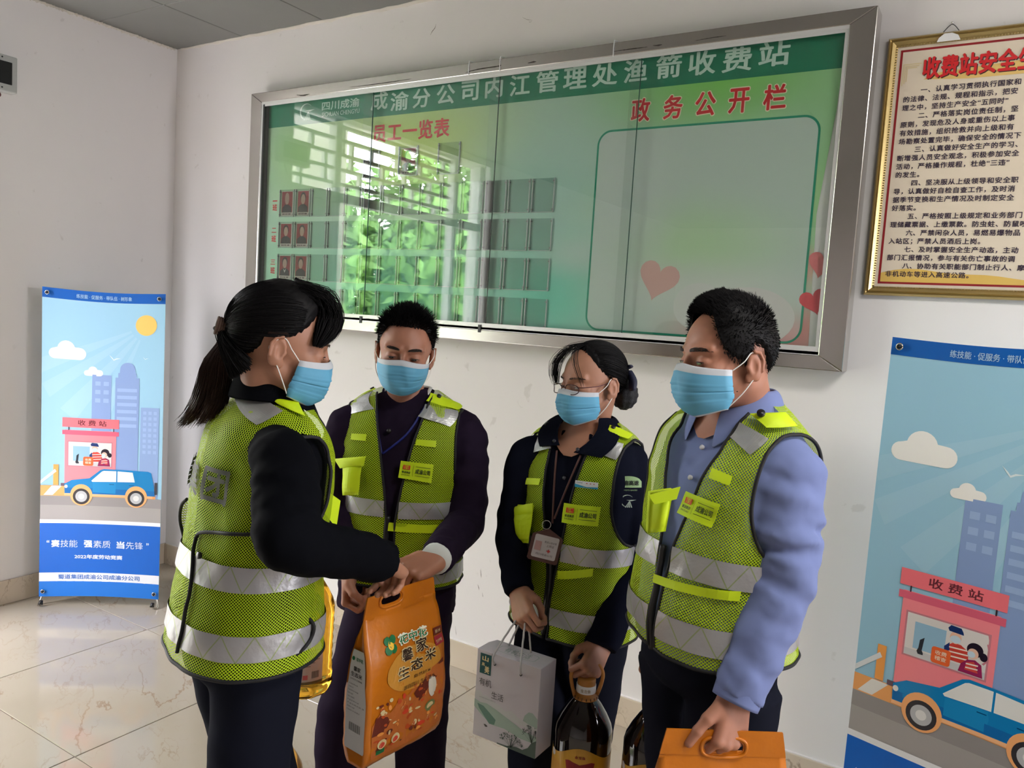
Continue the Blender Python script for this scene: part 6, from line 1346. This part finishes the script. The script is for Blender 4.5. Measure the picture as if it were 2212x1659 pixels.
# rice bag shared by two hands
topm = at(868, 1268, 1.93); root, surf, W_, T_, e1, nr, up = film_bag('rice_bag', 'orange rice bag with printed front and white side label, between the two gripping hands', topm, YAW+rad(52), .262, .405, .092, hole=(-.035, -.020, .032, .011), seed=3)
def fm(V):
    V = np.asarray(V, float); return surf(V[:, 0]*2-1, V[:, 1], .0012+V[:, 2])
fm.step = .08
gr_ = flat(20, 110, 60); blk = flat(50, 28, 14); crm = flat(214, 194, 146); brn = flat(100, 34, 18); org = flat(180, 72, 22)
def D(n, pts, l, m): poly(n, pts, fm, l, m, root)
D('print_glow', circ(.58, .52, .36, .13), .2, flat(200, 140, 50)); D('print_scene', [(.06, .06), (.06, .26), (.14, .33), (.26, .31), (.36, .36), (.5, .37), (.62, .43), (.8, .47), (.97, .50), (.97, .08), (.5, .05)], .5, flat(184, 100, 40))
D('print_scene', [(.06, .20), (.10, .31), (.20, .32), (.26, .26), (.20, .20)], .8, brn); D('print_scene', [(.55, .36), (.72, .44), (.97, .50), (.97, .43), (.75, .36), (.62, .30)], .8, brn)
g5 = np.random.default_rng(5)
for k in range(80):
    x, y = .10+.84*g5.random(), .09+.30*g5.random(); D('print_scene_detail', circ(x, y, .010+.030*g5.random(), .004+.014*g5.random(), 9), 1.0+.01*k, [brn, org, crm, flat(200, 60, 30), flat(230, 150, 70)][int(g5.integers(5))])
D('print_rice_grain', circ(.80, .36, .055, .070), 2, flat(214, 206, 190)); D('print_badge', circ(.78, .235, .07, .036), 2, flat(110, 120, 70)); D('print_badge', circ(.78, .235, .045, .022), 2.3, crm)
for x in (.18, .34): D('print_figure', circ(x, .135, .055, .028), 2, crm); D('print_figure', circ(x, .130, .035, .016), 2.2, flat(206, 70, 50))
D('print_green_tag', rect(.12, .075, .22, .105), 2.4, gr_)
lab('print_lettering', '花中花', fm, 2.4, flat(240, 238, 220), root, .385, .672, .395, .064, bold=.10); lab('print_lettering', '花中花', fm, 3, gr_, root, .40, .678, .365, .052, bold=.03)
for k in range(4): t = rad(45+90*k); D('print_emblem', circ(.285+.050*cos(t), .70+.036*sin(t), .040, .026, 8), 2.6, gr_)
D('print_emblem', circ(.285, .70, .036, .026, 14), 3, flat(240, 190, 60))
for ch, x, y, w, h in (('馨', .42, .575, .13, .072), ('家', .60, .600, .15, .075), ('生', .36, .475, .14, .070), ('态', .52, .500, .15, .070), ('米', .70, .525, .15, .070)): lab('print_lettering', ch, fm, 2, crm, root, x-.012, y-.003, w+.02, h+.01, bold=.10); lab('print_lettering', ch, fm, 3, blk, root, x, y, w, h, bold=.03)
D('print_red_tag', rect(.85, .655, .985, .70), 2, brn); lab('print_lettering', '新米', fm, 3, crm, root, .875, .665, .085, .022); D('print_red_tag', rect(.85, .595, .985, .65), 2, flat(150, 40, 50)); lab('print_lettering', '生态种植', fm, 3, crm, root, .865, .608, .10, .020)
lab('print_lettering', '自然好米', fm, 3, blk, root, .56, .455, .22, .022); lab('print_lettering', '源自四川 生态基地', fm, 3, blk, root, .42, .405, .42, .026)
def sm(V):    # left gusset
    V = np.asarray(V, float); t = V[:, 1]; a_ = surf(np.full(len(V), -1.), t); b_ = surf(np.full(len(V), -1.), t, side=-1); x = V[:, :1]; return b_*(1-x)+a_*x-e1*(.0018+V[:, 2:3])
sm.step = .1; wl_ = flat(216, 214, 212); ink = flat(70, 66, 64)
poly('side_label', rrect(.10, .10, .95, .70, .03, 3), sm, 0, wl_, root)
lab('print_lettering', '花中花', sm, 1, gr_, root, .42, .635, .42, .022, bold=.04); poly('print_emblem', circ(.24, .646, .09, .013, 10), sm, 1, gr_, root)
lab('print_lettering', '馨家', sm, 1, ink, root, .32, .575, .38, .028, bold=.02); lab('print_lettering', '生态米', sm, 1, ink, root, .20, .540, .60, .028, bold=.02); lab('print_lettering', '自然好米 生态种植', sm, 1, ink, root, .2, .52, .6, .010)
for k, (a_, b_) in enumerate(((.16, .60), (.16, .38), (.16, .62), (.16, .40), (.16, .46), (.16, .66), (.16, .88), (.16, .48), (.16, .70))): lab('print_lettering', '产品名称大米 净含量 配料稻谷 产地四川'[:6+k % 5*2], sm, 1, ink, root, a_, .49-k*.020, b_-a_, .009)
for k in range(16): poly('barcode_bar', rect(.28+k*.031, .215, .28+k*.031+(.010 if k % 3 else .019), .265), sm, 1, ink, root)
# folded yellow bag in the man's left hand
topm = at(1566, 1578, 1.575); film_bag('yellow_bag', 'plain orange-yellow carrier bag with oval grip hole, held beside the man in blue', topm, YAW+rad(3), .280, .40, .05, hole=(.0, -.034, .040, .015), wtop=1, wob=.002, seed=9)

# white gift box on rope handles
FLT = at(1032, 1400, 2.118); Wb, Hb, Db = .197, .24, .081
gb = empty('gift_box', FLT+np.array([Wb/2, Db/2, -Hb]), 'white gift box printed with ink mountains, hanging on rope handles', 'gift box')
x0, y0, z1 = FLT; card = flat(178, 174, 180, .45); b = MB(); prof = [(0, 0), (Wb, 0), (Wb, Db), (.010, Db), (0, Db-.028)]
V = [(x0+x, y0+y, z1-Hb) for x, y in prof]+[(x0+x, y0+y, z1) for x, y in prof]; o = mk('carton', V, [(0, 1, 2, 3, 4)[::-1], (5, 6, 7, 8, 9)]+[(k, (k+1) % 5, 5+(k+1) % 5, 5+k) for k in range(5)], card, gb); md = o.modifiers.new('bev', 'BEVEL'); md.width = .0012; md.segments = 2
mg = plane_map((x0, y0, z1-Hb), (Wb, 0, 0), (0, 0, Hb), (0, -1, 0)); dk = flat(20, 70, 72)
def G_(n, pts, l, m): poly(n, pts, mg, l, m, gb)
G_('label_panel', rect(.055, .735, .235, .965), 1, dk); lab('label_lettering', '山', mg, 2, crm, gb, .09, .885, .10, .060, bold=.03); lab('label_lettering', '真', mg, 2, crm, gb, .085, .825, .05, .04, bold=.02); lab('label_lettering', '美', mg, 2, crm, gb, .135, .750, .075, .085, bold=.03)
lab('print_lettering', '有机', mg, 2, ink, gb, .06, .60, .20, .085); lab('print_lettering', '生活', mg, 2, ink, gb, .27, .49, .19, .082); lab('print_lettering', '自然馈赠 绿色有机 健康生活', mg, 2, flat(130, 130, 128), gb, .08, .455, .26, .014)
G_('print_mountain', [(0, .50), (.04, .53), (.09, .525), (.13, .49), (.20, .50), (.26, .47), (.40, .44), (.5, .40), (.6, .43), (.7, .38), (.82, .36), (1, .36), (1, .30), (.6, .32), (.3, .36), (0, .44)], .5, flat(176, 178, 178))
G_('print_mountain', [(.78, .37), (.80, .43), (.86, .485), (.92, .49), (1, .44), (1, .34), (.88, .35)], .8, flat(140, 158, 148)); G_('print_mountain', [(0, .42), (.1, .40), (.2, .41), (.35, .38), (.5, .34), (.65, .30), (.8, .26), (1, .24), (1, .16), (.75, .16), (.5, .20), (.3, .19), (.15, .25), (0, .33)], .9, flat(142, 160, 148))
G_('print_mountain', [(.05, .38), (.15, .37), (.25, .32), (.36, .26), (.34, .20), (.26, .19), (.18, .25), (.08, .33)], 1.1, flat(84, 116, 104)); G_('print_rock', [(.5, 0), (.6, .035), (.72, .05), (.80, .045), (.88, .09), (.93, .16), (1, .20), (1, 0)], 1.3, flat(62, 76, 68)); G_('print_rock', [(.40, .015), (.55, .02), (.68, .01), (.68, 0), (.40, 0)], 1.2, flat(80, 92, 84)); G_('print_boat', [(.17, .165), (.20, .17), (.23, .16), (.235, .145), (.20, .14)], 1.3, ink)
g6 = np.random.default_rng(6); V = []; F = []
for cx, cy, w, h, n in ((.62, .02, .19, .17, 90), (.93, .16, .16, .20, 60)):
    for k in range(n):
        x = cx+w*(g6.random()*2-1)*.95; y = cy+h*(.45+.55*g6.random())*(1-.5*((x-cx)/w)**2); r_ = .004+.006*g6.random(); x = min(x, .985); q = len(V); V += [(x-r_, y), (x, y-r_), (x+r_, y), (x, y+r_)]; F.append((q, q+1, q+2, q+3))
        if k % 4 == 0: q = len(V); V += [(cx-.003, cy), (cx+.003, cy), (x+.001, y), (x-.001, y)]; F.append((q, q+1, q+2, q+3))
decal('print_trees', np.array(V), F, mg, 1.6, flat(78, 92, 84), gb)
mt = plane_map((x0, y0, z1), (Wb, 0, 0), (0, Db, 0), (0, 0, 1)); A = rrect(.22, .25, .82, .75, .12, 5); B = [(.52+(x-.52)*.975, .5+(y-.5)*.94) for x, y in A]; n = len(A)
decal('print_cartouche', np.array(A+B), [(k, (k+1) % n, n+(k+1) % n, n+k) for k in range(n)], mt, 1, flat(130, 150, 140), gb); lab('print_lettering', '有机生活', mt, 1, flat(110, 130, 120), gb, .32, .34, .40, .34)
M_rope = mat('grey_cord', (.36, .35, .35), .8, bump=(500, .8, .001)); hand = at(1128, 1332, 2.15)
for yy, dx in ((y0-.002, 0), (y0+Db*.85, .01)):
    a_, b_ = (at(1070, 1434, 2.09), at(1130, 1454, 2.055)) if dx == 0 else (np.array([x0+.055, yy, z1]), np.array([x0+.125, yy, z1]))
    for q in (a_, b_): q[1] = yy
    t_ = hand+np.array([dx, 0, 0]); up_ = lambda q: np.array([q[0], yy-.004, z1+.004]); P = [a_]+([up_(a_)] if dx == 0 else [])+[ t_+(a_-b_)*.12, t_+np.array([0, 0, .012]), t_+(b_-a_)*.12]+([up_(b_)] if dx == 0 else [])+[b_]; V, F = tube_vf(catmull(P, 60), .0026, 8, mod=lambda s_, a: .16*np.sin(3*a+s_*190)); mk('rope_handle', V, F, M_rope, gb, True)
    if dx == 0:
        for q in (a_, b_): V, F = tube_vf([q+np.array([0, -.001, -.001]), q+np.array([0, .003, -.001])], .0034, 10); mk('eyelet', V, F, M_black, gb)

# oil bottles
M_dark = mat('dark_oil_bottle', (.010, .005, .003), .06, coat=.6); M_tan = mat('tan_cap_plastic', srgb(176, 118, 52), .4); M_lab = mat('golden_label', srgb(222, 168, 52), .35, var=(9, .35))
def oil_glass():
    m = mat('golden_oil', srgb(250, 190, 60), .03, trans=.95, ior=1.36); return m
M_oil = oil_glass(); M_ylw = mat('amber_cap', srgb(176, 96, 30), .4)
def bottle(name, label, c, top, kind, grp, rz=0., sc=1.):
    """c: x,y of the axis; top: z of the cap top"""
    root = empty(name, (c[0], c[1], top-.365*sc), label, 'bottle', grp); z = top-.365*sc; dark = kind == 'dark'; R = .0785*sc
    pr = [(.066, .0), (.074, .004), (.0785, .016)]+([(.0785-.0022*(k % 2), .022+.0115*k) for k in range(16)] if not dark else [(.0785, .10), (.0785, .19)])
    pr += [(.0785, .205), (.0785, .222), (.074, .240), (.060, .268), (.044, .294), (.030, .312), (.022, .318), (.021, .330)]; pr = [(r*sc, h*sc) for r, h in pr]
    if dark: V, F = lathe_vf(pr, (c[0], c[1], z), 56)
    else:
        V, F = lathe_vf(pr, (c[0], c[1], z), 56); a = np.arctan2(V[:, 1]-c[1], V[:, 0]-c[0]); h = (V[:, 2]-z)/sc; k = 1+.018*np.sin(a*10)*(h < .03)+.012*np.sin(5*a+h*60)*np.exp(-((h-.245)/.02)**2)+.010*np.sin(2*a+h*30)*(h > .03)*(h < .2); V[:, 0] = c[0]+(V[:, 0]-c[0])*k; V[:, 1] = c[1]+(V[:, 1]-c[1])*k
    mk('bottle_body', V, F, M_dark if dark else M_oil, root, True); capm = M_tan if dark else M_ylw
    V, F = lathe_vf([(r*sc, h*sc) for r, h in ((.030, .308), (.034, .310), (.034, .316), (.026, .320), (.0255, .326), (.0245, .360), (.023, .365))], (c[0], c[1], z), 40); mk('cap', V, F, capm, root, True)
    V, F = lathe_vf([(r*sc, h*sc) for r, h in ((.0262, .326), (.0266, .327), (.0266, .346), (.0262, .347))], (c[0], c[1], z), 40); bd = mk('cap_band', V, F, M_white, root, True)
    for k in range(18): t = 2*pi*k/18; P = np.array([c[0]+.0335*sc*cos(t), c[1]+.0335*sc*sin(t), z+.312*sc]); V, F = tube_vf([P, P+np.array([0, 0, .006*sc])], .0016*sc, 5); mk('collar_rib', V, F, flat(80, 50, 20), root)
    e = np.array([cos(rz), sin(rz), 0]); O = np.array([c[0], c[1], z])
    P = catmull([O+e*.030*sc+[0, 0, .312*sc], O+e*.040*sc+[0, 0, .345*sc], O+e*.043*sc+[0, 0, .375*sc], O+e*.030*sc+[0, 0, .398*sc], O+[0, 0, .402*sc], O-e*.030*sc+[0, 0, .398*sc], O-e*.043*sc+[0, 0, .375*sc], O-e*.040*sc+[0, 0, .345*sc], O-e*.030*sc+[0, 0, .312*sc]], 60)
    V, F = tube_vf(P, .0052*sc, 10); mk('carry_handle', V, F, capm, root, True)
    # wrap-around label; text faces the room
    Rl = R+.0006; v0 = rad(-94)+YAW+math.atan2(proj(O)[0]-1106, FPX)*-1
    def lm(V): V = np.asarray(V, float); a = v0+V[:, 0]/Rl; r_ = Rl+V[:, 2]; return np.stack([c[0]+r_*np.cos(a), c[1]+r_*np.sin(a), z+V[:, 1]], 1)
    lm.step = .015
    if dark:
        hi = lambda x: .188+.016*cos(x/.085*pi) if abs(x) < .085 else .172
        X = np.linspace(-.20, .20, 56); V = [(x, .02) for x in X]+[(x, hi(x)*sc) for x in X]; lb = decal('label', np.array(V), [(k, k+1, 57+k, 56+k) for k in range(55)], lambda V: lm(V), 0, M_lab, root)
        rd = flat(140, 26, 30); poly('label_scroll', [(-.040, .165), (-.034, .130), (-.026, .118), (0, .110), (.026, .118), (.034, .130), (.040, .165), (.030, .168), (0, .160), (-.030, .168)], lm, 1, rd, root)
        lab('label_lettering', '金龙鱼', lm, 2, flat(150, 40, 30), root, -.014, .176, .028, .008, bold=.03); lab('label_lettering', '外婆乡小榨', lm, 2, flat(190, 110, 60), root, -.028, .131, .056, .013, bold=.02)
        lab('label_lettering', '菜籽油', lm, 2, flat(40, 24, 14), root, -.011, .070, .022, .030, bold=.03); lab('cap_lettering', '金龙鱼', lambda V: (lambda V: np.stack([c[0]+(.0272*sc+V[:, 2])*np.cos(v0+V[:, 0]/.0272/sc), c[1]+(.0272*sc+V[:, 2])*np.sin(v0+V[:, 0]/.0272/sc), z+V[:, 1]], 1))(np.asarray(V, float)), 0, flat(150, 120, 70), root, -.014*sc, .331*sc, .028*sc, .010*sc)
        poly('label_panel', rect(-.115, .02, -.060, .150), lm, 1, flat(206, 150, 60), root); poly('label_seal', circ(-.09, .165, .010), lm, 1.2, flat(230, 225, 230), root)
    else:
        s0 = .060; W2 = .080; poly('label', rrect(s0-W2, .045*sc, s0, .175*sc, .004, 3), lm, 1, flat(226, 214, 206), root); poly('label_rule', rect(s0-W2, .168*sc, s0, .175*sc), lm, 2, flat(190, 50, 44), root); poly('label_foot', rect(s0-W2, .045*sc, s0, .052*sc), lm, 2, flat(120, 100, 60), root)
        for k in range(9): poly('label_line', rect(s0-W2+.006, (.155-k*.008)*sc, s0-.010-.012*(k % 3), (.1575-k*.008)*sc), lm, 2, flat(170, 150, 144), root)
        poly('label_stamp', rect(s0-.052, .058*sc, s0-.040, .070*sc), lm, 2, flat(224, 110, 110), root)
        for k in range(9): poly('barcode_bar', rect(s0-.030+k*.0022, .060*sc, s0-.0288+k*.0022, .078*sc), lm, 2, flat(90, 76, 70), root)
    return root
B1 = at(1268, 1462, 2.13); bottle('oil_bottle', "dark oil bottle with golden label, hanging from the glasses woman's left hand", B1[:2], B1[2], 'dark', 'large oil bottles', YAW+.1)
B2 = at(1422, 1490, 2.05); bottle('oil_bottle', "dark oil bottle half hidden behind the blue-shirted man's leg", B2[:2], B2[2], 'dark', 'large oil bottles', YAW+1.2)
B3 = at(650, 1480, 2.07); bottle('oil_bottle', 'golden clear oil bottle held behind the hip of the woman with the ponytail', B3[:2], B3[2]+.358, 'gold', 'large oil bottles', YAW+.3, 1.0)
B4 = at(604, 1530, 2.45); bottle('oil_bottle', "golden clear oil bottle standing on the floor behind the ponytail woman's leg", B4[:2], .365, 'gold', 'large oil bottles', YAW, 1.0)
